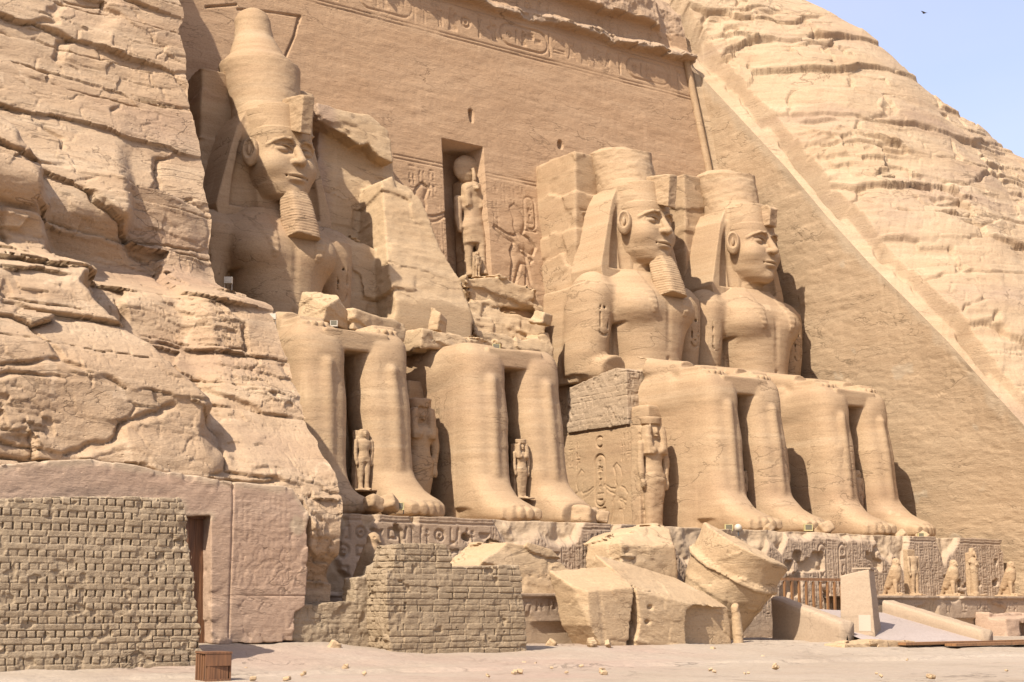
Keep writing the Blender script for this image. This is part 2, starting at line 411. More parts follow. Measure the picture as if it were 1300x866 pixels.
    if pits:
        v = N.new('ShaderNodeTexVoronoi'); v.inputs['Scale'].default_value = 2.6; v.inputs['Randomness'].default_value = 1
        L.new(mp((1, 1, 1.5)).outputs[0], v.inputs['Vector'])
        h = math_('SUBTRACT', h, math_('MULTIPLY', ramp(v.outputs['Distance'], [(.05, 1.), (.13, 0.)]), pits))
    bp = N.new('ShaderNodeBump'); bp.inputs['Strength'].default_value = bump; bp.inputs['Distance'].default_value = .10
    L.new(h, bp.inputs['Height']); L.new(bp.outputs[0], b.inputs['Normal'])
    return m
def plain(name, col, rough=.7, var=.25, scale=8, stretch=(1, 1, 1), bump=.2, metal=0):
    m = bpy.data.materials.new(name); m.use_nodes = True; T = m.node_tree; N = T.nodes; L = T.links
    b = N['Principled BSDF']; b.inputs['Roughness'].default_value = rough; b.inputs['Metallic'].default_value = metal
    g = N.new('ShaderNodeNewGeometry'); q = N.new('ShaderNodeMapping'); q.inputs['Scale'].default_value = stretch
    n = N.new('ShaderNodeTexNoise'); n.inputs['Scale'].default_value = scale; n.inputs['Detail'].default_value = 6
    L.new(g.outputs['Position'], q.inputs[0]); L.new(q.outputs[0], n.inputs['Vector'])
    r = N.new('ShaderNodeValToRGB'); e = r.color_ramp.elements
    e[0].position = .3; e[1].position = .72
    e[0].color = (*[c * (1 - var) for c in col], 1); e[1].color = (*[min(1, c * (1 + var)) for c in col], 1)
    L.new(n.outputs['Fac'], r.inputs[0]); L.new(r.outputs[0], b.inputs['Base Color'])
    p = N.new('ShaderNodeBump'); p.inputs['Strength'].default_value = bump; p.inputs['Distance'].default_value = .02
    L.new(n.outputs['Fac'], p.inputs['Height']); L.new(p.outputs[0], b.inputs['Normal'])
    return m
M = dict(
    cliff=stone('cliff_stone', (0.476, 0.319, 0.189), (0.394, 0.253, 0.145), (0.540, 0.388, 0.245), bump=.75, pits=.5, streak=.85, red=(.36, .225, .145)),
    hill=stone('hill_stone', (0.472, 0.323, 0.190), (0.390, 0.255, 0.147), (0.536, 0.389, 0.243), wear=(.50, .375, .25), bump=.75, pits=.4, streak=.35, red=(.37, .25, .17)),
    facade=stone('facade_stone', (0.443, 0.279, 0.157), (0.398, 0.245, 0.135), (0.495, 0.325, 0.190), wear=(.42, .30, .20), bump=.45, streak=.3, lines=.3, pits=.25),
    side=stone('side_stone', (0.432, 0.297, 0.175), (0.387, 0.262, 0.151), (0.470, 0.333, 0.201), wear=(.45, .335, .215), bump=.5, streak=.2, lines=.3, pits=.3),
    statue=stone('statue_stone', (0.434, 0.287, 0.160), (0.381, 0.244, 0.134), (0.482, 0.335, 0.198), wear=(.50, .39, .27), strata_z=1.6, bump=.42, streak=.55, pits=.25, red=(.36, .225, .13)),
    broken=stone('broken_stone', (0.492, 0.336, 0.189), (0.437, 0.285, 0.153), (0.546, 0.388, 0.231), wear=(.40, .27, .18), bump=.5, streak=.2, pits=.3),
    relief=stone('relief_stone', (0.413, 0.292, 0.191), (0.363, 0.251, 0.162), (0.457, 0.333, 0.226), wear=(.50, .36, .225), bump=.4, streak=.1, pits=.2),
    stela=stone('stela_stone', (0.468, 0.310, 0.205), (0.420, 0.274, 0.176), (0.509, 0.355, 0.242), wear=(.52, .385, .25), bump=.45, streak=.15, pits=.25, lines=.25),
    mud=stone('mud_brick', (0.374, 0.274, 0.171), (0.317, 0.226, 0.137), (0.422, 0.317, 0.204), wear=(.30, .23, .14), strata_z=5, bump=.7, fine=14, streak=0, pits=.3),
    mud_grey=stone('mud_brick_grey', (0.355, 0.255, 0.155), (0.295, 0.210, 0.122), (0.400, 0.295, 0.185), wear=(.30, .23, .14), strata_z=5, bump=.7, fine=14, streak=0, pits=.3),
    tanbrick=stone('tan_brick', (.41, .29, .18), (.36, .25, .15), (.45, .33, .22), bump=.5, streak=0, pits=.2),
    sand=stone('sand', (0.414, 0.323, 0.231), (0.355, 0.262, 0.181), (0.459, 0.369, 0.277), strata_z=.3, bump=.6, fine=6, streak=0, pits=.1, red=(.40, .265, .195)),
    slab=stone('slab_stone', (0.427, 0.312, 0.206), (0.403, 0.288, 0.186), (0.458, 0.339, 0.229), strata_z=.4, bump=.12, streak=0, pits=.0),
    paving=stone('paving_stone', (.40, .32, .27), (.36, .285, .235), (.44, .36, .31), strata_z=.3, bump=.3, streak=0, pits=.1),
    wood=plain('wood', (.21, .098, .036), .6, .35, 3, (6, 6, .6)),
    door=plain('door_wood', (.135, .058, .022), .65, .4, 3, (7, 7, .5)),
    white=plain('white_paint', (.42, .36, .27), .5, .08, 6),
    paper=plain('paper', (.37, .29, .21), .8, .04, 30),
    yellow=plain('yellow_lamp', (.40, .33, .14), .5, .15, 8),
    dark=plain('dark_metal', (.05, .045, .04), .5, .2, 8),
    glass=plain('lamp_glass', (.12, .10, .06), .15, .1, 8),
    bird=plain('bird_feathers', (.06, .055, .05), .8, .2, 8),
)
# ------------------------------------------------------------------ carved signs
class Carve:
    """depth map over a rectangle in (u,v) metres, filled with sunk outlines"""
    def __init__(s, u0, u1, v0, v1, res):
        s.u0, s.v0, s.res = u0, v0, res; s.nu = int(math.ceil((u1 - u0) / res)) + 1; s.nv = int(math.ceil((v1 - v0) / res)) + 1
        s.A = np.zeros((s.nu, s.nv), np.float32)
        s.U = u0 + np.arange(s.nu) * res; s.V = v0 + np.arange(s.nv) * res
    def _win(s, lo, hi):
        a = max(0, int((lo[0] - s.u0) / s.res)); b = min(s.nu, int((hi[0] - s.u0) / s.res) + 2)
        c = max(0, int((lo[1] - s.v0) / s.res)); d = min(s.nv, int((hi[1] - s.v0) / s.res) + 2)
        return (slice(a, b), slice(c, d)) if b > a and d > c else None
    def _put(s, sl, d, wd, dep):
        v = dep * (1 - smooth01(wd - s.res * .7, wd + s.res * .7, d)); s.A[sl] = np.maximum(s.A[sl], v)
    def line(s, pts, wd, dep):
        P = np.array(pts, float); lo = P.min(0) - wd * 2 - s.res; hi = P.max(0) + wd * 2 + s.res; sl = s._win(lo, hi)
        if sl is None: return
        x = s.U[sl[0]][:, None]; z = s.V[sl[1]][None]; d = None
        for a, b in zip(P[:-1], P[1:]):
            e = b - a; t = np.clip(((x - a[0]) * e[0] + (z - a[1]) * e[1]) / max(e @ e, 1e-9), 0, 1)
            q = np.hypot(x - a[0] - t * e[0], z - a[1] - t * e[1]); d = q if d is None else np.minimum(d, q)
        s._put(sl, d, wd, dep)
    def poly(s, pts, dep, inset=0):
        P = np.array(pts, float); sl = s._win(P.min(0) - s.res * 2, P.max(0) + s.res * 2)
        if sl is None: return
        s._put(sl, polyd(s.U[sl[0]][:, None], s.V[sl[1]][None], P), 0, dep)
    def raised(s, pts, dep, edge=.10):
        """a figure in sunk relief: deep at its outline, swelling back to the surface inside"""
        P = np.array(pts, float); sl = s._win(P.min(0) - s.res * 2, P.max(0) + s.res * 2)
        if sl is None: return
        d = polyd(s.U[sl[0]][:, None], s.V[sl[1]][None], P)
        v = np.where(d < 0, dep * np.exp(-np.maximum(-d, 0) / edge), dep * (1 - smooth01(0, s.res * 1.2, d))); s.A[sl] = np.maximum(s.A[sl], v)
    def ring(s, c, r, wd, dep, ry=None):
        t = np.linspace(0, 2 * math.pi, 25); s.line(np.stack([c[0] + r * np.cos(t), c[1] + (ry or r) * np.sin(t)], -1), wd, dep)
# signs in a unit box (x right, y up): l = line, p = filled, r = ring, d = disc
def _arc(cx, cy, r, a, b, n=9): return [(cx + r * math.cos(R(t)), cy + r * math.sin(R(t))) for t in np.linspace(a, b, n)]
SIGNS = dict(
    sun=[('r', .5, .5, .36), ('d', .5, .5, .12)], loaf=[('p', _arc(.5, .25, .38, 0, 180))], water=[('l', [(i / 8, .5 + (.14 if i % 2 else -.14)) for i in range(9)])],
    reed=[('p', [(.42, 0), (.5, 0), (.52, .5), (.68, .6), (.6, .95), (.42, 1), (.36, .55)])], mouth=[('p', _arc(.5, -.1, .78, 50, 130) + _arc(.5, 1.1, .78, 230, 310))],
    basket=[('p', _arc(.5, .7, .45, 180, 360))], house=[('l', [(.15, .1), (.15, .85), (.85, .85), (.85, .1), (.6, .1)])], bar=[('l', [(0, .5), (1, .5)])],
    bars=[('l', [(0, .7), (1, .7)]), ('l', [(0, .35), (1, .35)])], strokes=[('l', [(.2, .1), (.2, .9)]), ('l', [(.5, .1), (.5, .9)]), ('l', [(.8, .1), (.8, .9)])],
    bird=[('p', [(.05, .1), (.3, .35), (.35, .7), (.5, .97), (.68, .97), (.85, .86), (.68, .8), (.72, .55), (.62, .3), (.52, .22), (.56, 0), (.46, 0), (.44, .22), (.3, .2)])],
    man=[('p', [(.15, 0), (.9, 0), (.9, .12), (.62, .3), (.68, .5), (.95, .75), (.85, .82), (.6, .66), (.62, .9), (.45, 1), (.3, .9), (.32, .68), (.2, .5), (.25, .25)])],
    ankh=[('r', .5, .76, .19), ('l', [(.5, .55), (.5, .0)]), ('l', [(.2, .48), (.8, .48)])], staff=[('l', [(.5, 0), (.5, .9), (.25, 1)]), ('l', [(.5, .9), (.75, .78)])],
    feather=[('p', [(.4, 0), (.5, 0), (.55, .6), (.75, .85), (.6, 1), (.4, .9)])], djed=[('l', [(.5, 0), (.5, 1)]), ('l', [(.2, .6), (.8, .6)]), ('l', [(.2, .75), (.8, .75)]), ('l', [(.2, .9), (.8, .9)])],
    beetle=[('p', _arc(.5, .45, .27, 0, 360, 14)), ('l', [(.15, .9), (.3, .65)]), ('l', [(.85, .9), (.7, .65)]), ('l', [(.1, .1), (.3, .3)]), ('l', [(.9, .1), (.7, .3)])],
    snake=[('l', [(0, .3), (.2, .5), (.4, .3), (.6, .5), (.8, .3), (.95, .6), (1, .8)])], foot=[('p', [(.3, 1), (.45, 1), (.5, .25), (.95, .15), (.95, 0), (.25, 0)])],
    square=[('l', [(.2, .2), (.8, .2), (.8, .8), (.2, .8), (.2, .2)])], eye=[('l', _arc(.5, .1, .5, 35, 145) + _arc(.5, .75, .45, 210, 330)), ('d', .5, .45, .1)],
    stool=[('p', [(.1, 0), (.25, 0), (.25, .5), (.75, .5), (.75, 0), (.9, 0), (.9, .75), (.1, .75)])], comb=[('p', [(0, .55), (1, .55), (1, .8), (0, .8)])] + [('l', [(x, .55), (x, .95)]) for x in (.1, .3, .5, .7, .9)],
    bee=[('p', [(0, .5), (.35, .35), (.7, .45), (.95, .6), (.85, .75), (.6, .7), (.3, .95), (.35, .65)]), ('l', [(.5, .4), (.55, .05)]), ('l', [(.7, .45), (.8, .1)])],
    sedge=[('l', [(.5, 0), (.5, 1)]), ('l', [(.5, .55), (.8, .75)]), ('l', [(.5, .4), (.25, .6)]), ('l', [(.3, 0), (.7, 0)])])
def sign(C, key, u, v, wu, hv, dep, lw=.05):
    for st in SIGNS[key]:
        if st[0] == 'l': C.line([(u + wu * a, v + hv * b) for a, b in st[1]], lw * min(wu, hv) * 1.2, dep)
        elif st[0] == 'p': C.poly([(u + wu * a, v + hv * b) for a, b in st[1]], dep)
        elif st[0] == 'r': C.ring((u + wu * st[1], v + hv * st[2]), st[3] * min(wu, hv), lw * min(wu, hv) * 1.2, dep)
        elif st[0] == 'd': C.poly([(u + wu * st[1] + st[3] * min(wu, hv) * math.cos(t), v + hv * st[2] + st[3] * min(wu, hv) * math.sin(t)) for t in np.linspace(0, 6.28, 9)[:-1]], dep)
TALL = ['reed', 'staff', 'feather', 'djed', 'ankh', 'bird', 'man', 'foot', 'sedge', 'bee']
FLAT = ['water', 'mouth', 'basket', 'loaf', 'bars', 'snake', 'bar', 'comb', 'eye', 'strokes', 'house']
def cartouche(C, u, v, wu, hv, lw, dep, keys, horizontal=False):
    r = min(wu, hv) * .5
    if horizontal: o = _arc(u + r, v + r, r, 90, 270) + _arc(u + wu - r, v + r, r, -90, 90)
    else: o = _arc(u + r, v + hv - r, r, 0, 180) + _arc(u + r, v + r, r, 180, 360)
    C.line(o + [o[0]], lw, dep)
    if horizontal: C.line([(u + wu + lw * 2, v), (u + wu + lw * 2, v + hv)], lw, dep)
    else: C.line([(u, v - lw * 2), (u + wu, v - lw * 2)], lw, dep)
    n = len(keys)
    for i, k in enumerate(keys):
        if horizontal: sign(C, k, u + r * .6 + (wu - r * 1.2) * i / n, v + hv * .16, (wu - r * 1.2) / n * .85, hv * .68, dep)
        else: sign(C, k, u + wu * .18, v + hv - r * .5 - (hv - r) * (i + 1) / n, wu * .64, (hv - r) / n * .82, dep)
def column(C, u, wu, v0, v1, dep, rnd, rule=True, lw=.02):
    if rule: C.line([(u, v0), (u, v1)], lw, dep); C.line([(u + wu, v0), (u + wu, v1)], lw, dep)
    v = v1 - .1 * wu
    while v > v0 + .35 * wu:
        if rnd.random() < .5:
            h = wu * rnd.uniform(.24, .36); sign(C, rnd.choice(FLAT), u + wu * .14, v - h, wu * .72, h, dep); v -= h + wu * .08
        else:
            h = wu * rnd.uniform(.55, .8)
            if v - h < v0: break
            for k in range(2): sign(C, rnd.choice(TALL), u + wu * (.1 + .43 * k), v - h, wu * .38, h, dep)
            v -= h + wu * .08
def king(C, u, v, s, dep, face=1, edge=.12):
    """a striding figure in a kilt with raised hands, face=+1 looks right"""
    def q(pts): return [(u + face * s * a, v + s * b) for a, b in pts]
    C.raised(q([(-.20, 0), (.02, 0), (-.02, .08), (-.06, .42), (.04, .42), (.17, .07), (.12, 0), (.36, 0), (.30, .06), (.26, .10), (.21, .45), (.24, .60), (.16, .74), (.34, .80), (.52, .92), (.50, .97), (.30, .88),
                (.14, .86), (.09, .90), (.13, .95), (.15, 1.03), (.13, 1.12), (.20, 1.30), (.10, 1.38), (-.02, 1.28), (-.09, 1.10), (-.07, .98), (-.03, .90), (-.15, .86), (-.27, .72), (-.20, .58), (.02, .66), (.02, .62), (-.19, .50), (-.14, .44), (-.10, .62), (-.05, .66), (-.08, .44), (-.14, .10)]), dep, edge)
def heightmap_panel(C, fill=0): return C.A

# ------------------------------------------------------------------ the ground
YF, KF = 6.8, .1                                      # the facade wall is the plane y = YF + KF*z
GZ = -6.4
gx = np.concatenate([np.linspace(-3000, -60, 18), np.linspace(-55, 60, 300), np.linspace(70, 3000, 18)])
gy = np.concatenate([np.linspace(-600, -62, 12), np.linspace(-60, 2, 240), [20, 60, 300, 3000]])
X, Y = np.meshgrid(gx, gy, indexing='ij')
P = np.stack([X, Y, X * 0], -1)
nearm = smooth01(-64, -58, Y) * smooth01(-58, -52, X) * (1 - smooth01(56, 66, X))
Z = GZ - .10 + nearm * (.05 * fbm(P, 3, .35) + .018 * fbm(P + 9, 3, 1.7) - .0)
o = solo('ground', np.stack([X, Y, Z], -1), grid_faces(len(gx), len(gy)), M['sand'], 'pale dusty sand ground in front of the temple', 'ground', kind='structure', base=(0, 0, GZ))
# worn stone paving in front of the temple: a raised sheet with a broken edge towards the camera
gx = np.linspace(-45, 42, 520); gv = np.linspace(0, 1, 120)
U, T_ = np.meshgrid(gx, gv, indexing='ij')
edge = -21.6 - .06 * (U + 30) + .5 * fbm(np.stack([U, U * 0, U * 0], -1), 4, .35)
Yp = edge + (-1.5 - edge) * T_ ** 1.3
P = np.stack([Yp * 0 + U, Yp, U * 0], -1)
bank = .33 * smooth01(-20.5, -13.5, Yp) + .30 * smooth01(-19.5, -14.8, Yp) * smooth01(-19.0, -22.5, U) * (1 - .8 * smooth01(-26.2, -27.2, U))
Zp = GZ + bank + .035 * fbm(P, 3, .5) + .03 * fbm(P + 5, 4, (1.0, 2.2, 1)) - .05 * np.exp(-(fbm(P + 15, 4, (.10, .9, 1)) / .018) ** 2)
Zp = Zp - .22 * (1 - smooth01(0, .06, T_)) - .04 * smooth01(.3, .5, fbm(P + 3, 3, .7))
solo('paving', np.stack([U, Yp, Zp], -1), grid_faces(*U.shape), M['sand'], 'worn sandstone paving at the foot of the temple', 'paving', kind='structure', base=(0, -15, GZ))

# ------------------------------------------------------------------ left cliff: a weathered rock face, one sheet with its return wall
CX = -21.4
LP = [(225, 0), (232, 60), (240, 120), (254, 200), (265, 250), (266, 300), (268, 345), (274, 364), (338, 387), (350, 430), (375, 492), (395, 545), (425, 600), (434, 660), (446, 742), (450, 800), (452, 850)]
LR = np.array([atx(a, b, CX) for a, b in LP])[::-1]
CZ = np.concatenate([LR[:, 2], [23.6, 29.3, 46]]); CYr = np.concatenate([LR[:, 1], [2.7, 6.8, 19]])
CYl = np.interp(CZ, [-7, -3, 2, 4, 7, 9.5, 12, 16, 20, 46], [.1, .1, .3, .9, .6, -1.5, -.3, .1, .3, .6]) + CYr
def cliff_edge(z): return CX + 0 * z
nx, nz = 800, 900
tz = np.linspace(-7.2, 38, nz); tx = np.concatenate([[0], np.cumsum(np.linspace(2.2, 1, nx - 1))]); tx /= tx[-1]
TX, TZ = np.meshgrid(tx, tz, indexing='ij')
xe = cliff_edge(TZ); xl = -52
Xc = xl + (xe - xl) * TX
yr = np.interp(TZ, *_sm(CZ, CYr, wd=.012)); yl = np.interp(TZ, *_sm(CZ, CYl, wd=.015))
P0 = np.stack([Xc, yr, TZ], -1)
seam = -24.6 + .9 * fbm(P0 * np.array([0, 0, 1]), 3, .35) 
f = smooth01(-.5, .5, Xc - seam + .15 * fbm(P0 + 4, 3, .8))
Yc = yl * (1 - f) + yr * f
Yc = Yc - .04 * np.clip(-24 - Xc, 0, 50)                                         # drifts forward to the left
lobx = np.interp(TZ, [-1, 1.5, 3.5, 5.5, 8, 10.5, 13, 16], [-25.2, -25.2, -26.0, -27.6, -27.9, -28.6, -30.2, -32.2]) + .9 * fbm(P0 + 17, 3, .45)
lobe = smooth01(-.2, 1.2, lobx - Xc)                                                       # a nearer buttress low on the left
Yc = Yc - 2.6 * lobe * smooth01(-2, 3, TZ)
P0 = np.stack([Xc, Yc, TZ], -1)
near_edge = smooth01(0, 1.2, xe - Xc)
topz = np.interp(Xc, [-33, -28.5, -25.5, -24.2, -22.8, -22.6], [-.9, -.75, -.95, -1.15, -1.35, -2.4]) - .25
bay = smooth01(-33.5, -33, Xc) * smooth01(-22.5, -22.8, Xc) * smooth01(.25, -.1, TZ - topz)           # cut back for the stela and the door
bay2 = smooth01(-23.2, -22.9, Xc) * smooth01(-1.9, -3.9, TZ)                                       # and for the low brick wall
ST = strata(P0, Xc, 1.0, 3, .06, 1.0, 1 - .75 * smooth01(8, 11.5, TZ + fbm(P0 + 5, 2, .3) * 3))
Yc = Yc - ST * (.45 + .55 * near_edge)
Yc = Yc * (1 - bay) + np.maximum(Yc, -14.55 + 1.2 * smooth01(-25.3, -25.6, Xc) * smooth01(-27.4, -27.1, Xc)) * bay
Yc = Yc * (1 - bay2) + np.maximum(Yc, -14.1 - .75 * ST) * bay2
Vc = np.stack([Xc + .25 * fbm(P0 + 90, 3, .8) * (1 - near_edge) * 1.0, Yc, TZ], -1).reshape(-1, 3)
Fc = grid_faces(nx, nz)
# return wall running back into the hill from the rim
rim = Vc.reshape(nx, nz, 3)[-1]; nb = 60; W = []
for k in range(nb):
    t = k / (nb - 1); yb = np.maximum(rim[:, 1] + .1, YF + KF * rim[:, 2] + 2.0)
    q = rim.copy(); q[:, 1] = rim[:, 1] + (yb - rim[:, 1]) * t; q[:, 0] = rim[:, 0] * (1 - min(1, t * 6)) + (cliff_edge(rim[:, 2])) * min(1, t * 6)
    W.append(q)
W = np.stack(W); W[1:, :, 0] += .06 * fbm(W[1:], 3, 1.1)
Fw = grid_faces(nb, nz) + len(Vc)
o = solo('cliff', np.concatenate([Vc, W.reshape(-1, 3)]), [Fc, Fw], M['cliff'], 'tall weathered sandstone cliff left of the seated statues', 'cliff', kind='structure', base=(-30, -12, GZ))

# ------------------------------------------------------------------ right side wall and the hill above it
RP = [(770, -70, 13.2, None), (822, 0, 11.6, None), (850, 46, 10.9, None), (878, 84, None, 17.3), (935, 145, None, 17.8), (1000, 215, None, 18.3), (1050, 275, None, 18.7), (1100, 330, None, 19.0), (1150, 380, None, 19.35), (1200, 430, None, 19.7), (1250, 486, None, 20.0), (1300, 540, None, 20.3), (1345, 590, None, 20.7), (1390, 640, None, 21.1), (1440, 700, None, 21.5), (1490, 775, None, 21.8)]
RIM = np.array([atx(a, b, x) if x else aty(a, b, y) for a, b, y, x in RP])
ns = 640; sp = np.linspace(0, len(RIM) - 1, ns)
rimc = np.stack([np.interp(sp, np.arange(len(RIM)), RIM[:, i]) for i in range(3)], -1)
rn = fbm(rimc, 4, .5)[:, None] * np.array([[0.05, .22, .22]]) + fbm(rimc + 5, 3, 2.0)[:, None] * np.array([[.02, .06, .06]])
rimc = rimc + rn
# side wall: from the facade corner out to the rim, all the way down
def corner_x(z): return 21.0 - .15 * z
nw, nh = 420, 300
# parametrised by depth y and height fraction
k1 = slice(int(ns * 3 / (len(RIM) - 1)), ns)
rc = rimc[k1]; order = np.argsort(-rc[:, 1]); rc = rc[order]
yy = np.linspace(rc[0, 1], rc[-1, 1], nw); rz = np.interp(-yy, -rc[:, 1], rc[:, 2]); rx = np.interp(-yy, -rc[:, 1], rc[:, 0])
tt = np.linspace(0, 1, nh); YY, TT = np.meshgrid(yy, tt, indexing='ij')
zlow = -7.0; ZZ = zlow + (rz[:, None] - zlow) * TT
yfac = YF + KF * ZZ + .3
Ys = np.minimum(YY, yfac)
xb = 21.0 + .05 * np.clip(6 - Ys, 0, 40)                                                # foot of the wall
Xs = xb + (rx[:, None] - xb) * np.clip((ZZ + 3) / (rz[:, None] + 3.01), 0, 1)
Xs = np.minimum(Xs, np.where(Ys > yfac - .5, corner_x(ZZ) + .2, 99))
P = np.stack([Xs, Ys, ZZ], -1)
Xs = Xs + (.09 * fbm(P, 3, (.2, .2, .3)) + .035 * fbm(P + 5, 5, (1.6, 1.6, 4.5)) + .03 * np.abs(fbm(P + 15, 4, (1.4, 1.4, 2.6))) + .05 * facets(P[..., 1], P[..., 2], 2.6, .9, 41, 1.0)[0] * smooth01(0, .3, fbm(P + 19, 3, .3))) * smooth01(0, .03, 1 - TT)
P = np.stack([Xs, Ys, ZZ], -1)
wearS = smooth01(-.9, 0, -(rz[:, None] - ZZ) + .25 + .8 * fbm(P + 50, 3, .9)) * .9
wearS = np.maximum(wearS, smooth01(.40, .46, fbm(P + 77, 4, .6)))
swall = (P, grid_faces(nw, nh, True), wearS)
# hill: from the rim over a bevelled strip to the skyline and beyond
KP = [(880, -150, 22.), (920, -90, 23.), (950, -45, 24.), (970, -18, 25.), (985, 0, 26.), (1040, 24, 27.5), (1090, 52, 29.), (1130, 84, 30.5), (1165, 120, 32.), (1200, 150, 34.), (1235, 172, 36.), (1262, 196, 38.), (1300, 214, 40.), (1350, 262, 43.), (1420, 330, 47.), (1500, 420, 51.)]
KD = np.array([atx(a, b, x) for a, b, x in KP]); kid = np.linspace(0, len(KD) - 1, ns)
ridge = np.stack([np.interp(kid, np.arange(len(KD)), KD[:, i]) for i in range(3)], -1)
ntv = 560; tv = np.concatenate([np.linspace(0, 1.0, 500), np.linspace(1.01, 1.6, 60)])
Tt = tv[None, :, None]
back = ridge + (ridge - rimc) * .9 + np.array([0, 10, -16])
H = np.where(Tt <= 1, rimc[:, None] + (ridge - rimc)[:, None] * Tt, ridge[:, None] + (back - ridge)[:, None] * (Tt - 1) / .6)
nrm = np.array([-.25, -.62, .74]); bul = np.clip(Tt, 0, 1)
H = H + nrm * (3.2 * (bul * (1 - bul)) * 1.5)
strip = 1.25 + .35 * fbm(rimc, 3, .5)[:, None] + .0 * Tt[..., 0]                          # the smooth cut strip along the rim, metres
dist = np.linalg.norm((ridge - rimc)[:, None] * np.clip(Tt, 0, 1), axis=-1)
step = smooth01(-.15, .3, dist - strip)
Hd = strata(H, H[..., 0] * .7 - H[..., 1] * .5, 1.1, 31, -.05, .62, .8, .35, 1.5)
for _ in range(2): Hd[:, 1:-1] = .25 * Hd[:, :-2] + .5 * Hd[:, 1:-1] + .25 * Hd[:, 2:]
rimfade = smooth01(0, .35, dist)
H = H + nrm * ((.75 * step + Hd * (.12 + .88 * step) * rimfade * (1 - .55 * smooth01(.75, .95, Tt[..., 0])))[..., None])
groove = np.exp(-((dist - strip + .25) / .22) ** 2) * smooth01(-.2, .3, fbm(rimc + 70, 3, .45))[:, None]
H = H - nrm * (.55 * groove)[..., None]
whill = .12 * (1 - step) * smooth01(-.3, .3, fbm(H + 12, 3, 1.0))
solo('hillside', H.reshape(-1, 3), grid_faces(ns, ntv), M['hill'], 'rounded sandstone hill rising behind and right of the temple', 'hill', kind='structure', base=(30, 0, GZ), wear=whill.ravel())

# ------------------------------------------------------------------ the facade: wall (inscription, niche, reliefs), side wall, torus moulding
temple = thing('temple_facade', 'tall battered sandstone temple facade with a carved frieze band behind the seated statues', 'temple', (0, 8, -1.3))
res = .05
C = Carve(-21.6, 19.5, -1.6, 33, res)
rnd = random.Random(3)
# frieze band between z 26.4 and 28.3
for z in (26.36, 26.56): C.line([(-19, z), (17.2, z)], .035, .05)
C.line([(-19, 28.45), (17, 28.45)], .035, .05)
u = -18.6
plan = [None] * 60
k = 0
while u < 16.2:
    k += 1
    if k % 7 == 3:
        cartouche(C, u, 26.85, 3.4, 1.35, .055, .07, ['sun', 'feather', 'man', 'comb', 'water'], True); u += 3.8
    elif rnd.random() < .35:
        a = rnd.choice(FLAT); b = rnd.choice(FLAT); sign(C, a, u, 27.7, .8, .5, .07, .07); sign(C, b, u, 26.95, .8, .55, .07, .07); u += 1.0
    else:
        a = rnd.choice(TALL + ['sun', 'beetle', 'bird', 'bee']); sign(C, a, u, 26.85, .75, 1.4, .07, .06); u += .92
# upper inscription above the ledge
u = -18
while u < 15.5:
    sign(C, rnd.choice(TALL + ['strokes', 'sun', 'man']), u, 29.1, .6, 1.1, .06, .07); u += .78
for q in ([(262, 9), (300, 6)], [(302, 12), (340, 15), (381, 21), (379, 29)], [(379, 22), (374, 45), (362, 73)]):
    C.line([tuple(aty(a, b, YF, KF)[[0, 2]]) for a, b in q], .05, .16)
# reliefs either side of the niche
C.line([(-5.4, 18.55), (-2.2, 18.55)], .03, .05); C.line([(-5.4, 18.75), (-2.2, 18.75)], .03, .05)
C.line([(.55, 18.55), (4.2, 18.55)], .03, .05); C.line([(.55, 18.75), (4.2, 18.75)], .03, .05)
for uu, n in ((-4.6, 3), (.75, 4)):
    for j in range(n): column(C, uu + j * .62, .56, 16.7 if j else 15.6, 18.4, .05, rnd, False)
for j in range(2): column(C, -2.9 + j * .32, .3, 13.4, 16.4, .045, rnd, False)
king(C, -4.0, 12.6, 3.55, .12, 1, .16); king(C, 2.7, 12.3, 3.6, .12, -1, .16)
cartouche(C, 3.0, 15.9, .75, 1.9, .05, .06, ['sun', 'man', 'feather', 'water'])
# big grid
xs = C.U; zs = C.V; Xf, Zf = np.meshgrid(xs, zs, indexing='ij')
cxr = corner_x(Zf); Xw = np.clip(Xf, -30, cxr + .1)
P = np.stack([Xw, 0 * Xw, Zf], -1)
dep = 1.25 * C.A * (.35 + .65 * smooth01(-.45, .1, fbm(P + 33, 3, .4)))
rough_f = .045 * fbm(P, 3, (.3, 1, .5)) + .03 * fbm(P + 3, 5, (.9, 1, 2.2)) + .02 * np.abs(fbm(P + 8, 4, 2))
niche = ((Xw > -2.27) & (Xw < .40 + (20.2 - Zf) * .012) & (Zf < 20.22) & (Zf > 11.9)).astype(float)
niche = niche + 1.6 * ((np.abs(Xw) < 1.7) & (Zf < 5.2))                             # the temple door between the inner colossi
hol = .3 * smooth01(.80, .86, vnoise(P * np.array([1.3, 1, 1.3]) + 3.3)) * smooth01(.55, .62, vnoise(P * np.array([.4, 1, .4]) + 8))
dy = dep - rough_f + 2.1 * niche + hol
# ledge above the band: eroded, overhanging
nedge = fbm(np.stack([Xw, 0 * Xw, 0 * Xw], -1), 4, .55)
nbig = fbm(np.stack([Xw, 0 * Xw, 0 * Xw], -1) + 6, 2, .16)
lz = 28.75 + .25 * nedge
gap = smooth01(.2, .5, nbig - .1)
fl, fe = facets(Xw + .5 * Zf, Zf * 0 + .5 + .15 * Xw, 1.5, 1.0, 5, 1.2); fl2, _ = facets(Xw, Zf * 1.0, .5, .35, 9, 1.0)
prot = .62 + .5 * nbig + .3 * nedge + .55 * fl + .22 * fl2
led = smooth01(-.03, .03, Zf - lz - .22 * fl) * (1 - smooth01(.10, .8, Zf - lz))
dy = dy - np.clip(prot, .15, 2) * led * (1 - .8 * gap)
dy = dy - .12 * smooth01(0, .5, Zf - lz)
cz = 30.55 + .25 * fl + .22 * fbm(np.stack([Xw, 0 * Xw, 0 * Xw], -1) + 14, 4, .5)
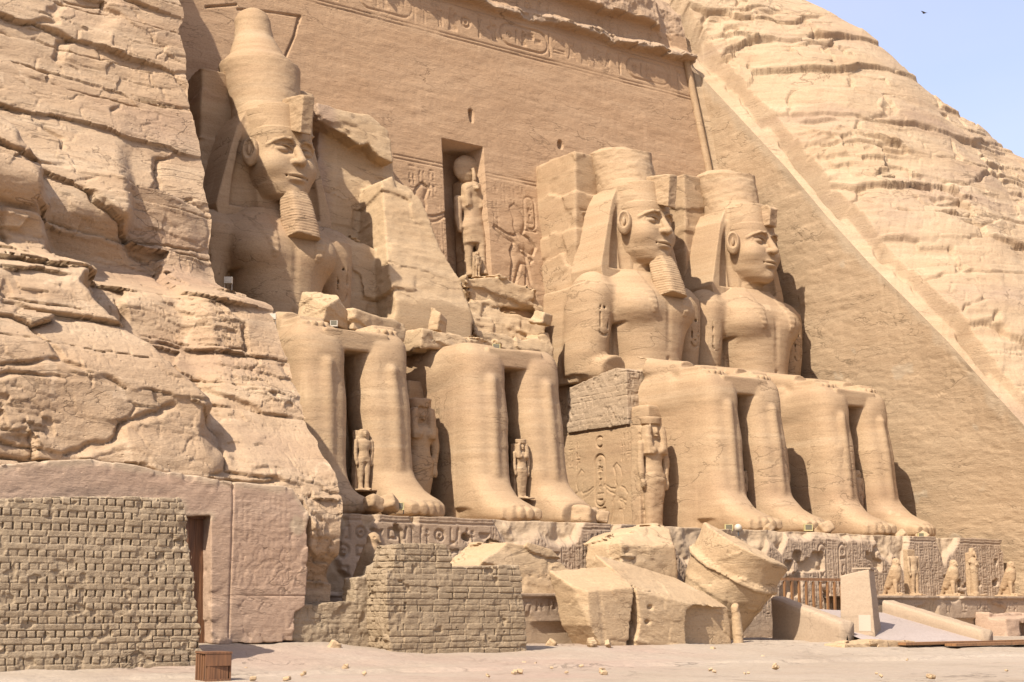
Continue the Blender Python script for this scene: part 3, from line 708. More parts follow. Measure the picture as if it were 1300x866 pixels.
cor = smooth01(-.05, .08, Zf - cz)
dy = dy - cor * (.85 + .45 * fbm(P + 22, 3, .3)) * (1 - smooth01(13.6, 14.4, Xw)) - cor * .25 * fbm(P + 25, 4, 1.2)
dy = dy + np.clip(Zf - 32, 0, 9) * .8
Yw = YF + KF * Zf + dy
wf = np.clip(led * .9 * (1 - gap) + cor * .5, 0, 1)
obj('wall', np.stack([Xw, Yw, Zf], -1), grid_faces(len(xs), len(zs)), M['facade'], temple, wear=wf.ravel())
obj('side_wall', swall[0], swall[1], M['side'], temple, wear=swall[2].ravel())
zt = np.linspace(2, 29.0, 160); ang = np.linspace(-.5, 4.2, 14)
Pt = np.stack([np.stack([corner_x(zt) - .22 + .23 * math.cos(a), YF + KF * zt - .08 - .22 * np.sin(a) * 1.0, zt], -1) for a in ang], 0)
Pt = Pt + .02 * fbm(Pt, 3, 1.2)[..., None]
obj('torus_moulding', Pt, grid_faces(len(ang), len(zt), True), M['statue'], temple)
# ------------------------------------------------------------------ the seated colossi
def sym(f):
    for s in (-1, 1): f(s)
def body_sdf(h, top=13.4, arm_cut=False):
    S = SDF((-4.4, -8.8, -1.45), (4.4, 7.2, top), h)
    for s in (-1, 1):
        # foot, along y
        S.add(loft([(-7.2, s * 1.72, -1.02, .6, .40), (-6.95, s * 1.72, -.98, .98, .50), (-6.4, s * 1.72, -.9, 1.03, .62), (-5.8, s * 1.70, -.75, 1.02, .80), (-5.3, s * 1.65, -.5, 1.0, 1.08), (-4.6, s * 1.6, -.25, 1.0, 1.4), (-3.2, s * 1.55, -.3, .9, 1.4)], 2.4, 1), .1)
        for j, (tx, ty, tr) in enumerate(((-.76, -7.2, .30), (-.34, -7.28, .24), (.04, -7.24, .22), (.38, -7.12, .21), (.72, -6.95, .20))):
            S.add(loft([(ty - tr * .8, s * (1.75 + tx), -1.0, tr * .7, .2), (ty, s * (1.75 + tx), -.98, tr, .30), (ty + .9, s * (1.75 + tx), -.9, tr, .38)], 2.6, 1), .06)
        # shin
        S.add(loft([(-.6, s * 1.60, -4.25, 1.08, 1.10), (.5, s * 1.57, -4.15, 1.05, 1.10), (1.6, s * 1.54, -3.95, 1.06, 1.14), (3.2, s * 1.5, -3.7, 1.14, 1.27), (4.6, s * 1.48, -3.5, 1.10, 1.22), (5.3, s * 1.48, -3.42, 1.13, 1.30), (6.0, s * 1.48, -3.25, 1.12, 1.28), (6.5, s * 1.48, -3.0, .95, 1.0)], 2.9), .2)
        S.add(bx((s * 1.48, -3.3, 5.75), (1.08, 1.10, .72), .62), .2)
        S.add(ell((s * 1.45, -4.40, 5.45), (.55, .22, .42)), .16)
        S.add(cap((s * 1.0, -4.45, 4.85), (s * 1.95, -4.40, 4.95), .16), .14)                     # kneecap
        S.add(cap((s * 1.5, -4.75, 4.8), (s * 1.58, -5.15, .8), .18, .12), .35)     # shin bone
        S.add(bx((s * 1.62, -2.2, 2.2), (.98, 1.4, 3.4), .15), .15)               # calf joined to the throne
        # thigh
        S.add(loft([(-3.6, s * 1.48, 5.6, 1.10, .95), (-2, s * 1.52, 5.55, 1.2, 1.08), (1, s * 1.65, 5.6, 1.45, 1.3), (4.5, s * 1.8, 5.7, 1.6, 1.4)], 2.8, 1), .25)
    # kilt: the flat lap and its front edge between the knees
    S.add(bx((0, -.45, 5.95), (1.5, 4.0, .42), .08), .03)
    S.add(bx((0, -2.2, 2.3), (.7, .5, 4.4), .05), .05)                            # slab between the calves
    S.add(bx((0, 1.0, 6.1), (2.7, 2.8, .55), .2), .25)
    if top > 8:
        # trunk
        S.add(loft([(5.6, 0, 3.6, 2.35, 2.5), (7.0, 0, 3.55, 1.95, 2.45), (8.2, 0, 3.5, 1.85, 2.35), (9.4, 0, 3.5, 2.15, 2.4), (10.6, 0, 3.55, 2.65, 2.5), (11.5, 0, 3.65, 2.9, 2.35), (12.2, 0, 3.8, 2.6, 1.9), (12.9, 0, 4.0, 1.5, 1.5)], 2.5), .25)
        for s in (-1, 1):
            S.add(ell((s * 1.22, 2.1, 10.75), (1.2, 1.12, .95)), .45)              # breast
            S.add(ell((s * 3.0, 3.8, 11.5), (1.05, 1.35, 1.15)), .4)               # shoulder
            S.add(cap((s * 1.2, 3.6, 12.3), (s * 3.0, 3.8, 11.9), .75, .7), .4)
            S.add(loft([(7.2, s * 3.15, 4.3, .85, 1.2), (8.2, s * 3.2, 4.2, .92, 1.45), (9.6, s * 3.15, 4.0, .92, 1.5), (11, s * 3.1, 3.95, 1.0, 1.5), (11.8, s * 3.0, 3.9, .9, 1.4)], 2.3), .3)
            S.add(bx((s * 3.0, 5.6, 9.4), (.75, 1.5, 2.6), .1), .15)
            # forearm along the thigh, flat hand on the knee
            S.add(loft([(-2.3, s * 1.85, 6.8, .52, .44), (-.8, s * 2.12, 7.0, .60, .52), (1.0, s * 2.5, 7.25, .70, .62), (3.0, s * 2.95, 7.45, .82, .75), (4.6, s * 3.1, 7.6, .8, .75)], 2.3, 1), .2)
            S.add(bx((s * 1.72, -2.75, 6.62), (.62, .95, .26), .15), .2)
            for j in range(4):
                S.add(cap((s * (1.72 + (j - 1.5) * .29), -3.3, 6.66), (s * (1.64 + (j - 1.5) * .29), -4.15 + .12 * abs(j - 1.3), 6.52), .16, .13), .03)
            S.add(cap((s * 1.15, -2.2, 6.7), (s * 1.0, -3.2, 6.58), .18, .15), .05)
        S.cut(ell((0, 1.0, 8.0), (.14, .25, .16)), .1)                             # navel
        S.cut(cap((0, 1.02, 10.9), (0, 1.02, 8.6), .05), .25)
        S.add(bx((-2.2, 4.6, 9.2), (.5, 1.5, 2.0), .1), .1); S.add(bx((2.2, 4.6, 9.2), (.5, 1.5, 2.0), .1), .1)
        for s in (-1, 1):
            fy = lambda z: 2.62 - .03 * (z - 9.5)
            o = [(s * 3.2 + .24 * math.cos(t), 0, 9.95 + (.55 if math.sin(t) > 0 else -.55) + .24 * math.sin(t)) for t in np.linspace(0, 2 * math.pi, 17)]
            arc3(S, [(a, fy(c), c) for a, b, c in o], .05, .03, 'cut')
            for zz in (9.5, 9.75, 10.05, 10.35): S.cut(cap((s * 3.2 - .13, fy(zz), zz), (s * 3.2 + .13, fy(zz), zz + .08), .045), .02)
            S.cut(ell((s * 3.2, fy(10.6), 10.6), (.12, .1, .10)), .02)
        for s in (-1, 1): S.cut(bx((s * 2.22, 2.3, 8.9), (.12, 1.0, 1.0), .08), .1)
        # belt
        S.add(loft([(7.0, 0, 3.5, 2.0, 2.5), (7.35, 0, 3.5, 1.96, 2.46)], 2.5), .03)
    return S
def arc3(S, pts, r, k=.05, op='add'):
    for a, b in zip(pts[:-1], pts[1:]): getattr(S, op)(cap(a, b, r), k)
def head_sdf(h):
    S = SDF((-2.3, .7, 12.2), (2.3, 5.4, 17.9), h)
    S.add(loft([(12.2, 0, 3.9, 1.15, 1.3), (13.2, 0, 3.85, 1.08, 1.25), (14.4, 0, 3.9, 1.1, 1.3)], 2.1))
    S.add(loft([(13.28, 0, 3.0, .58, 1.0), (13.5, 0, 2.95, .90, 1.22), (13.95, 0, 2.98, 1.22, 1.32), (14.5, 0, 3.05, 1.37, 1.42), (15.1, 0, 3.15, 1.44, 1.48), (15.7, 0, 3.25, 1.45, 1.50), (16.3, 0, 3.3, 1.43, 1.52), (17.0, 0, 3.4, 1.36, 1.52), (17.8, 0, 3.5, 1.3, 1.5)], 2.45, wd=.03), .25)
    S.add(ell((0, 2.15, 14.35), (.72, .52, .5)), .3)                              # muzzle
    S.add(ell((0, 2.05, 13.58), (.46, .42, .32)), .22)                            # chin
    for s in (-1, 1):
        S.add(ell((s * .80, 2.30, 14.85), (.56, .56, .52)), .4)                     # cheek
        S.cut(ell((s * .60, 1.66, 15.58), (.50, .36, .30), rz=-s * .25), .20); S.cut(ell((s * .27, 1.66, 15.62), (.12, .22, .20)), .15)      # eye socket
        S.add(ell((s * .62, 2.19, 15.55), (.45, .36, .20), rz=-s * .25), .04)     # eyeball
        lid = [(s * (.60 + .50 * math.cos(t)), 1.80 + .11 * (1 + s * 0 + math.cos(t)) + .10 * abs(math.cos(t)), 15.55 + .25 * math.sin(t)) for t in np.linspace(.05, 3.09, 8)]
        arc3(S, lid, .055, .03)
        low = [(s * (.60 + .48 * math.cos(t)), 1.86 + .12 * (1 + math.cos(t)), 15.54 - .20 * math.sin(t)) for t in np.linspace(.1, 3.0, 7)]
        arc3(S, low, .032, .04)
        brow = [(s * .22, 1.72, 15.95), (s * .40, 1.66, 16.05), (s * .75, 1.76, 16.04), (s * 1.05, 1.98, 15.90), (s * 1.25, 2.3, 15.72)]
        arc3(S, brow, .05, .14)
        S.add(ell((s * .21, 1.62, 14.97), (.17, .22, .15)), .1)                    # nostril wing
        S.cut(ell((s * .12, 1.45, 14.84), (.07, .10, .05)), .04)
        S.cut(ell((s * .54, 1.78, 14.31), (.07, .08, .05)), .1)                    # mouth corner
        # ear
        M0 = dict(rz=s * .85, ry=0)
        e = (s * 1.66, 3.0, 15.45)
        S.add(ell(e, (.40, .32, .68), rz=s * .95), .06)
        nx_, ny_ = s * math.sin(.95), -math.cos(.95)
        S.cut(ell((e[0] + nx_ * .26, e[1] + ny_ * .26, 15.58), (.25, .22, .46), rz=s * .95), .04)
        S.add(ell((e[0] + nx_ * .14, e[1] + ny_ * .14, 15.50), (.09, .10, .24), rz=s * .95), .05)
        S.add(ell((e[0] + nx_ * .08, e[1] + ny_ * .08, 14.98), (.17, .12, .20), rz=s * .95), .06)
    # nose
    S.add(cap((0, 1.84, 15.85), (0, 1.36, 15.02), .16, .20), .13)
    S.add(ell((0, 1.32, 14.97), (.20, .20, .17)), .1)
    # lips
    S.add(ell((0, 1.76, 14.41), (.54, .28, .115)), .06); S.add(ell((0, 1.78, 14.18), (.47, .28, .13)), .06)
    S.cut(bx((0, 1.55, 14.305), (.5, .12, .016), .01), .03)
    S.cut(ell((0, 1.5, 14.62), (.07, .1, .12)), .08)
    S.cut(ell((0, 1.6, 13.98), (.4, .12, .06)), .12)
    # band across the forehead
    S.add(loft([(16.28, 0, 3.35, 1.47, 1.56), (16.62, 0, 3.38, 1.47, 1.57)], 2.45), .04)
    return S
def nemes_sdf(h):
    S = SDF((-3.4, .5, 11.4), (3.4, 6.2, 18.2), h)
    S.add(loft([(16.45, 0, 3.6, 1.46, 1.62), (17.0, 0, 3.75, 1.55, 1.78), (17.6, 0, 4.1, 1.6, 1.75), (18.1, 0, 4.4, 1.5, 1.6)], 2.3))
    for s in (-1, 1):
        # side wing from the temple to the shoulder
        S.add(prism([(s * .9, 17.7), (s * 1.60, 17.45), (s * 2.02, 16.7), (s * 2.42, 15.3), (s * 2.85, 13.7), (s * 3.05, 12.9), (s * 2.9, 12.1), (s * .8, 11.9)][::s], 2.5, 5.6, .055), .12)
    S.add(loft([(12.2, 0, 4.4, 1.9, 1.4), (16.8, 0, 4.2, 1.7, 1.5)], 2.4), .2)
    for s in (-1, 1):
        S.cut(loft([(12.75, s * 1.25, 2.6, .36, .9), (14.4, s * 1.5, 2.55, .34, 1.0), (15.9, s * 1.58, 2.5, .22, .9), (16.6, s * 1.5, 2.4, .06, .6)], 2.2), .06)
        S.cut(loft([(12.95, s * 1.90, 2.85, .55, .80), (14.2, s * 1.86, 2.85, .46, .80), (15.8, s * 1.72, 2.85, .28, .75), (16.9, s * 1.56, 2.8, .10, .5)], 2.4), .05)
    S.near(lambda P: .016 * np.sin(P[:, 2] * 2 * math.pi / .25) * smooth01(2.6, 2.3, P[:, 1]) * (P[:, 2] < 13.2), .3)
    return S
def beard_sdf(h):
    S = SDF((-1, .2, 11.0), (1, 2.9, 13.8), h)
    S.add(loft([(11.35, 0, 1.25, .72, .68), (12.2, 0, 1.45, .66, .66), (13.1, 0, 1.72, .58, .60), (13.6, 0, 1.92, .50, .5)], 5))
    S.near(lambda P: .013 * np.sin(P[:, 2] * 2 * math.pi / .135), .3); S.cut(half((0, .9, 11.42), (.08, .22, 1)))
    S.near(rough(.03, 1.3, .02))
    return S
def crown_sdf(h, kind):
    S = SDF((-2.3, 1.6, 17.2), (2.3, 8.2, 24.0), h)
    S.add(loft([(17.3, 0, 4.1, 1.52, 1.64), (18.2, 0, 4.45, 1.60, 1.66), (19.6, 0, 4.95, 1.76, 1.80), (20.3, 0, 5.25, 1.90, 1.92), (20.45, 0, 5.3, 1.90, 1.92)], 2.05, wd=.02))
    S.add(bx((0, 6.5, 18.8), (1.3, 1.4, 1.8), .1), .1)
    if kind == 'full':
        S.add(loft([(20.2, 0, 5.3, 1.84, 1.86), (20.75, 0, 5.42, 1.62, 1.66), (21.0, 0, 5.5, 1.36, 1.4), (21.5, 0, 5.7, 1.16, 1.2), (22.1, 0, 5.95, .94, .98), (22.7, 0, 6.1, .86, .9), (23.1, 0, 6.2, .86, .9), (23.45, 0, 6.2, .68, .72), (23.65, 0, 6.2, .36, .4)], 2.0, wd=.015), .03)
        S.near(rough(.03, 1.0, .02, 4))
    else:
        t = 19.95 if kind == 'stump' else 20.0
        S.cut(half((0, 5, t), (.04, .05, -1)))
        S.add(ell((.1, 5.5, t - .15), (1.5, 1.5, .72)), .10)
        S.near(rough(.10, .9, .04, 9))
    S.add(loft([(17.25, 0, 3.9, 1.60, 1.75), (17.62, 0, 4.0, 1.64, 1.78)], 2.2), .05)
    return S
def uraeus_sdf(h, kind):
    S = SDF((-.6, .6, 15.9), (.6, 3.2, 18.6), h)
    if kind == 'broken':
        S.add(bx((0, 2.1, 17.1), (.34, .75, .6), .06, .12)); S.cut(half((0, 1.4, 17.5), (0, .8, -1))); S.near(rough(.08, 1.6, .03, 5))
    else:
        S.add(bx((0, 1.85, 17.15), (.32, .85, .92), .06, .10)); S.near(rough(.05, 1.6, .03, 5))
        S.cut(half((0, 1.2, 16.25), (0, -.35, 1)))
    return S
def pillar_part(par, kind):
    S = SDF((-4.0, 4.2, -1.6), (4.0, 9.4, 20.6), .1)
    S.add(bx((0, 7.4, 9.2), (2.95, 2.2, 10.6), .08))
    if kind == 'full': S.add(bx((0, 7.6, 8), (2.95, 2.2, 9), .08))
    S.near(lambda P: .07 * fbm(P + par.location.x, 3, .45) + .12 * facets(P[:, 1] + .7 * P[:, 0] + par.location.x, P[:, 2], 1.7, 1.1, 3)[0] + .02 * fbm(P, 3, 3))
    S.D = np.maximum(S.D, 0 * S.D - 9)
    V, Q = S.mesh(); V = V + np.array([par.location.x, 0, 0]); V[:, 1] += 0
    return obj('back_pillar', V, Q, M['statue'], par)
def throne_part(par, legs_only=False, side=True):
    cx = par.location.x; res = .05
    lo = []
    S = SDF((-3.7, -2.2, -1.5), (3.7, 8.2, 8.2), .1)
    S.add(bx((0, 2.9, 1.9), (3.45, 4.0, 3.2), .06)); S.add(bx((0, 6.6, 4), (3.3, 1.1, 3.6), .1))
    S.near(rough(.06, .6, .03, cx))
    V, Q = S.mesh(); V = V + np.array([cx, 0, 0])
    return obj('throne', V, Q, M['statue'], par)
def weather(V, a=.03, sc=.8, seed=0):
    return V + (a * fbm(V + seed, 3, (sc, sc, sc * 2)))[:, None] * np.array([0, -1, 0.3])
HB = .065
_b = {}
def cached(key, f):
    if key not in _b: _b[key] = f()
    return _b[key]
def lappets(P):
    x = np.abs(P[:, 0]); z = P[:, 2]; w = smooth01(-.04, .04, -polyd(x, z, [(.85, 13.2), (1.95, 13.2), (1.70, 11.8), (1.15, 10.35), (.90, 10.4)])) * (P[:, 1] < 3)
    return w * (-.06 - .02 * np.sin(z * 2 * math.pi / .31))
def body_mesh():
    V, Q = body_sdf(HB).near(lambda P: lappets(P) + .015 * fbm(P, 3, (1.2, 1.2, 5)) + .03 * fbm(P + 5, 2, .6)).mesh(); return mesh('body', V - BASE, Q, M['statue'])
BASE = np.array([0, -1.0, -1.3])
def put(name, me, par): return link(name, me, par)
def sdfmesh(name, S, turn=0.0):
    V, Q = S.mesh(); c, q = math.cos(turn), math.sin(turn); x, y = V[:, 0].copy(), V[:, 1] - 3.7
    V[:, 0] = x * c - y * q; V[:, 1] = x * q + y * c + 3.7
    return mesh(name, V - BASE, Q, M['statue'])
TURN = R(8)
HX = {1: -14.96, 2: -6.98, 3: 6.98, 4: 14.96}
COLG = 'four seated colossi in front of the facade'
c1 = thing('seated_colossus', 'complete seated colossus with tall bulb-topped double crown and ribbed beard, nearest the left cliff', 'statue', (HX[1], -1, -1.3), COLG)
c2 = thing('seated_colossus', 'broken seated colossus of which only legs, lap and throne remain', 'statue', (HX[2], -1, -1.3), COLG)
c3 = thing('seated_colossus', 'seated colossus with broken crown top, beard and a brick pier under its forearm', 'statue', (HX[3], -1, -1.3), COLG)
c4 = thing('seated_colossus', 'beardless seated colossus with masonry-patched shin, beside the smooth right side wall', 'statue', (HX[4], -1, -1.3), COLG)
bm_ = body_mesh()
headm = sdfmesh('head', head_sdf(.035), TURN); nem = sdfmesh('nemes', nemes_sdf(.05), TURN * .5); brd = sdfmesh('beard', beard_sdf(.035), TURN)
for c, ck, uk, bd in ((c1, 'full', 'block', 1), (c3, 'stump', 'block', 1), (c4, 'low', 'broken', 0)):
    if c is c3:
        S = body_sdf(HB)
        S.cut(bx((-2.75, 1.2, 7.0), (1.1, 1.15, .9), .3, .3), .15)                  # forearm broken away
        S.near(lambda P: lappets(P) + .015 * fbm(P + 4, 3, (1.2, 1.2, 5)) + .03 * fbm(P + 9, 2, .6) + .1 * (np.exp(-((P[:, 0] + 2.7) ** 2 + (P[:, 1] - 1) ** 2 + (P[:, 2] - 7) ** 2) / 2)) * fbm(P, 3, 1.5))
        put('body', sdfmesh('body', S), c)
    else: put('body', bm_, c)
    put('head', headm, c); put('headdress', nem, c)
    if bd: put('beard', brd, c)
    put('crown', sdfmesh('crown', crown_sdf(.05, ck)), c); put('cobra_block', sdfmesh('cobra_block', uraeus_sdf(.035, uk), TURN), c)
    pillar_part(c, ck); throne_part(c)
S = body_sdf(HB, 7.6)
S.cut(half((0, 2.4, 6.0), (0, -.6, -1)), .1)
S.cut(bx((1.8, -7.6, -.6), (1.5, 1.0, 1.2), .1, 0, 0, .15), .15)
S.near(lambda P: .015 * fbm(P + 14, 3, (1.2, 1.2, 5)) + .03 * fbm(P + 19, 2, .6) + .25 * smooth01(-2.0, .5, P[:, 1]) * smooth01(5.4, 6.2, P[:, 2]) * fbm(P, 4, 1.0))
put('body', sdfmesh('body', S), c2); throne_part(c2)
# ------------------------------------------------------------------ broken parts of the colossi and the rock between them
def rock(name, S, mat, label, cat='boulder', group=None, wear=None, rgh=None, parent=None):
    if rgh is not None: S.near(rgh)
    V, Q = S.mesh(); wv = None
    if wear is not None: wv = wear(V)
    if parent is not None: return obj(name, V, Q, mat, parent, wear=wv)
    return solo(name, V, Q, mat, label, cat, group, wear=wv)
def pxz(pts, y, k=0): return [tuple(aty(a, b, y, k)[[0, 2]]) for a, b in pts]
def chips(a=.30, sc=.8, seed=0, fine=.05):
    """angular breakage: plateaus of cellular noise instead of round lumps"""
    def f(P):
        u = P[:, 0] * .85 - P[:, 1] * .6 + .25 * fbm(P + seed, 3, .9 * sc); z = P[:, 2] + .35 * (P[:, 0] * .5 + P[:, 1] * .8) + .2 * fbm(P + seed + 3, 3, .9 * sc)
        v, e = facets(u, z, 1.35 / sc, .8 / sc, int(seed) % 50, 1.1); v2, e2 = facets(u + 5, z, .42 / sc, .26 / sc, int(seed) % 50 + 4, 1.0)
        m = smooth01(-.1, .2, fbm(P + seed + 30, 3, .5 * sc))
        return -a * (.9 * v + .30 * m * v2) + .35 * a * fbm(P + seed, 3, .6 * sc) + fine * fbm(P + seed + 9, 4, (2.5, 2.5, 4.5)) + .25 * a * smooth01(.08, 0, e) * m
    return f
# stump of rock between the first colossus and the broken one
S = SDF((-12.6, 3.2, 5.6), (-1.5, 10.2, 21.2), .085)
S.add(prism(pxz([(402, 128), (412, 132), (440, 140), (470, 142), (497, 166), (498, 206), (482, 198), (468, 182), (455, 184), (440, 172), (424, 164), (404, 153)], 4.5, .12), 4.5, 11, .12), .05)
S.add(prism(pxz([(404, 150), (440, 165), (470, 175), (498, 200), (500, 232), (486, 250), (482, 330), (402, 345)], 5.9, .1), 5.9, 11, .10), .05)
S.add(prism(pxz([(425, 290), (470, 310), (503, 335), (515, 420), (425, 430)], 4.2, .08), 4.2, 10, .08, 0, .0), .1)
S.add(prism(pxz([(485, 232), (500, 226), (524, 238), (543, 272), (562, 318), (585, 358), (603, 400), (607, 445), (490, 445), (505, 396), (492, 330)], -.3, .36), -.3, 9, .36), .12)
S.cut(chop(aty(600, 420, 3.4), (.9, -.35, .1)), .1)
rk1 = rock('back_slab_remnant', S, M['broken'], None, rgh=chips(.17, .5, 3, .05), parent=c2,
           wear=lambda V: smooth01(-9.6, -10.2, V[:, 0] + .3 * fbm(V, 2, .8)) * .8)
S = SDF((-5.2, 1.0, 6.0), (4.6, 9.6, 14.2), .09)
S.add(prism(pxz([(594, 384), (625, 376), (640, 392), (668, 398), (697, 406), (697, 450), (640, 446), (604, 420)], 2.6, .33), 2.6, 9, .33), .08)
S.add(prism(pxz([(592, 352), (636, 350), (680, 372), (700, 396), (600, 390)], 7.3, .0), 7.3, 9.4), .05)
S.add(prism(pxz([(606, 424), (640, 426), (665, 436), (700, 418), (700, 470), (606, 470)], 2.6, .2), 2.6, 8, .2), .05)
S.add(bx(aty(688, 404, 4.6), (.55, .5, .42), .12, .2, .1, .4), .1)
rock('rubble_mass', S, M['broken'], 'sloping broken rock mass filling the shaded gap under the statue niche', 'rock', rgh=chips(.28, .7, 13, .06))
# boulders on the laps
S = SDF((-18.5, -3.9, 5.8), (-13, .6, 9.2), .06)
cB = aty(414, 394, -1.8)
S.add(bx(cB, (.80, .8, .66), .06, .15, .1, .3)); S.cut(chop(cB + np.array([-.3, -.6, .35]), (-.4, -.5, .75))); S.cut(chop(cB + np.array([.5, -.5, .3]), (.7, -.5, .55)))
rock('boulder', S, M['broken'], 'angular loose boulder resting on the lap of the complete colossus', 'boulder', 'loose boulders on the laps', rgh=chips(.10, 1.2, 5, .03))
S = SDF((-16.5, -3.5, 5.6), (-10.5, 3, 8.2), .06)
cB = aty(462, 410, -1.5)
S.add(bx(cB + np.array([0, .4, -.25]), (1.5, 1.3, .42), .08, 0, .05, .2)); S.cut(chop(cB + np.array([-.6, -1.3, .1]), (-.3, -.9, .3)))
rock('boulder', S, M['broken'], 'flat cracked slab lying across the right thigh of the complete colossus', 'boulder', 'loose boulders on the laps', rgh=chips(.22, 1.0, 8, .05))
S = SDF((-10.5, -3.5, 5.2), (-2.5, 5.0, 8.2), .07)
S.add(bx(aty(548, 433, -1.2) + np.array([.4, 1.6, -.15]), (2.6, 2.4, .38), .08, 0, .03, .1))
rock('boulder', S, M['broken'], 'ragged slab edge on the lap of the broken colossus', 'boulder', 'loose boulders on the laps', rgh=chips(.30, .9, 18, .06))
cB = aty(556, 408, 1.5)
S = SDF(cB - 1.2, cB + 1.2, .06); S.add(bx(cB, (.35, .3, .55), .05, .1, .15, .4)); S.cut(chop(cB + np.array([.1, 0, .35]), (.5, -.2, .8)))
rock('boulder', S, M['broken'], 'small upright stone standing at the foot of the broken back slab', 'boulder', 'loose boulders on the laps', rgh=chips(.08, 1.5, 21, .02))

# ------------------------------------------------------------------ pedestals with carved fronts
def pedestal(label, x0, x1, seed, erode, ncol, plan):
    t = thing('pedestal', label, 'pedestal', ((x0 + x1) / 2, -6, GZ), 'two carved statue pedestals')
    res = .04; C = Carve(x0, x1, -5.4, -1.3, res); rnd = random.Random(seed)
    C.line([(x0, -1.62), (x1, -1.62)], .03, .06); C.line([(x0, -1.50), (x1, -1.50)], .02, .04)
    w = (x1 - x0) / ncol
    for i in range(ncol):
        u = x0 + i * w
        k = plan[i % len(plan)]
        if k == 'k': cartouche(C, u + .08, -4.0, w - .16, 2.1, .035, .09, ['sun', 'comb', 'feather', 'beetle', 'water']); sign(C, 'sun', u + w * .3, -1.9, w * .4, w * .4, .08); column(C, u, w * .98, -5.3, -4.1, .08, rnd, False, .025)
        elif k == 'b':
            C.line([(u, -5.3), (u, -1.65)], .03, .08)
            for z in np.arange(-5.2, -1.9, .27): C.poly([(u + .1, z), (u + w - .1, z), (u + w - .1, z + .13), (u + .1, z + .13)], .08)
        elif k == 's':                                                 # two rows of large signs
            for r in range(4):
                if rnd.random() < .6: sign(C, rnd.choice(['sun', 'square', 'foot', 'house', 'stool', 'basket']), u + .08, -2.35 - .68 * r, w * .78, .56, .09, .07)
                else: sign(C, rnd.choice(TALL), u + .06, -2.4 - .68 * r, w * .42, .62, .08); sign(C, rnd.choice(TALL), u + w * .5, -2.4 - .68 * r, w * .4, .62, .08)
        else:
            C.line([(u, -5.3), (u, -1.7)], .018, .05)
            for q in (0, .5): column(C, u + w * q, w * .49, -5.3, -1.7, .055, rnd, False)
    nv = C.nv; U = C.U
    top = -1.34 - .03 + .05 * fbm(np.stack([U, U * 0, U * 0], -1), 4, 1.2)
    er = np.zeros_like(U)
    for a, b, dd in erode: er = np.maximum(er, dd * smooth01(a - .3, a + .3, U) * (1 - smooth01(b - .3, b + .3, U)))
    er = er * (.75 + .8 * fbm(np.stack([U, U * 0, U * 0], -1) + 4, 4, 1.0))
    Xg, Zg = np.meshgrid(U, C.V, indexing='ij'); P = np.stack([Xg, Xg * 0, Zg], -1)
    tt = np.linspace(0, 1, nv + 30)[None]; Zg = GZ - .3 + (top[:, None] - GZ + .3) * tt; Xg = np.repeat(U[:, None], nv + 30, 1)
    zi = np.clip(((Zg + 5.4) / res).astype(int), 0, nv - 1); car = np.take_along_axis(C.A, zi, 1)
    P = np.stack([Xg, Xg * 0, Zg], -1)
    e = smooth01(.25, -.15, top[:, None] - er[:, None] - Zg + .22 * fbm(P + 8, 3, 1.4))              # 1 where the carved skin has broken away
    e = np.clip(e, 0, 1) * (er[:, None] > .02)
    e = np.maximum(e, smooth01(.38, .46, fbm(P + 60 + seed, 3, .8)))
    Yg = -8.8 + car * (1 - e) + e * (.32 + .35 * fbm(P + 3, 4, .9)) - .02 * fbm(P, 3, 1.5) + .012 * fbm(P + 9, 3, 4)
    # back over the top
    nb = 40; back = []
    for k in range(1, nb + 1):
        y = Yg[:, -1] + (3.0 - Yg[:, -1]) * k / nb; q = np.stack([U, y, top + .03 * fbm(np.stack([U, y, U * 0], -1), 3, 1.3)], -1); back.append(q[:, None])
    V = np.concatenate([np.stack([Xg, Yg, Zg], -1)] + back, 1)
    n2 = V.shape[1]; wv = np.concatenate([e, np.full((len(U), nb), .75)], 1)
    obj('carved_block', V, grid_faces(len(U), n2), M['relief'], t, wear=wv.ravel())
    for x, s in ((x0 + .02, 1), (x1 - .02, -1)):
        mb = MB(); mb.box((x + s * .02, -2.9, -3.4), (.03, 5.75, 2.04)); mb.build('end_face', M['relief'], t)
    return t
ped1 = pedestal('south pedestal under the complete and the broken colossus, front carved with hieroglyph rows', -19.6, -3.0, 5, [(-11.0, -6.9, .75), (-3.6, -2.5, .8)], 24, ['s', 's', 's', 's', 's', 's', 's', 's', 's', 's', 's', 's', 'c', 'c', 'c', 'c', 's', 'c', 'c', 's', 'c', 'b', 'b', 'c'])
ped2 = pedestal('north pedestal under the bearded and the beardless colossus, hieroglyph columns half broken away', -2.6, 20.6, 9, [(-4.0, 4.9, 1.9), (5.2, 11.0, .28), (11.2, 13.2, 1.5), (15.6, 17.0, .9)], 34, ['c', 'c', 'c', 'c', 'c', 'c', 'c', 'c', 'c', 'c', 'c', 'c', 'c', 'c', 'k', 'c', 'k', 'c', 'c', 'c', 'c', 'c', 'c', 'c', 'c'])

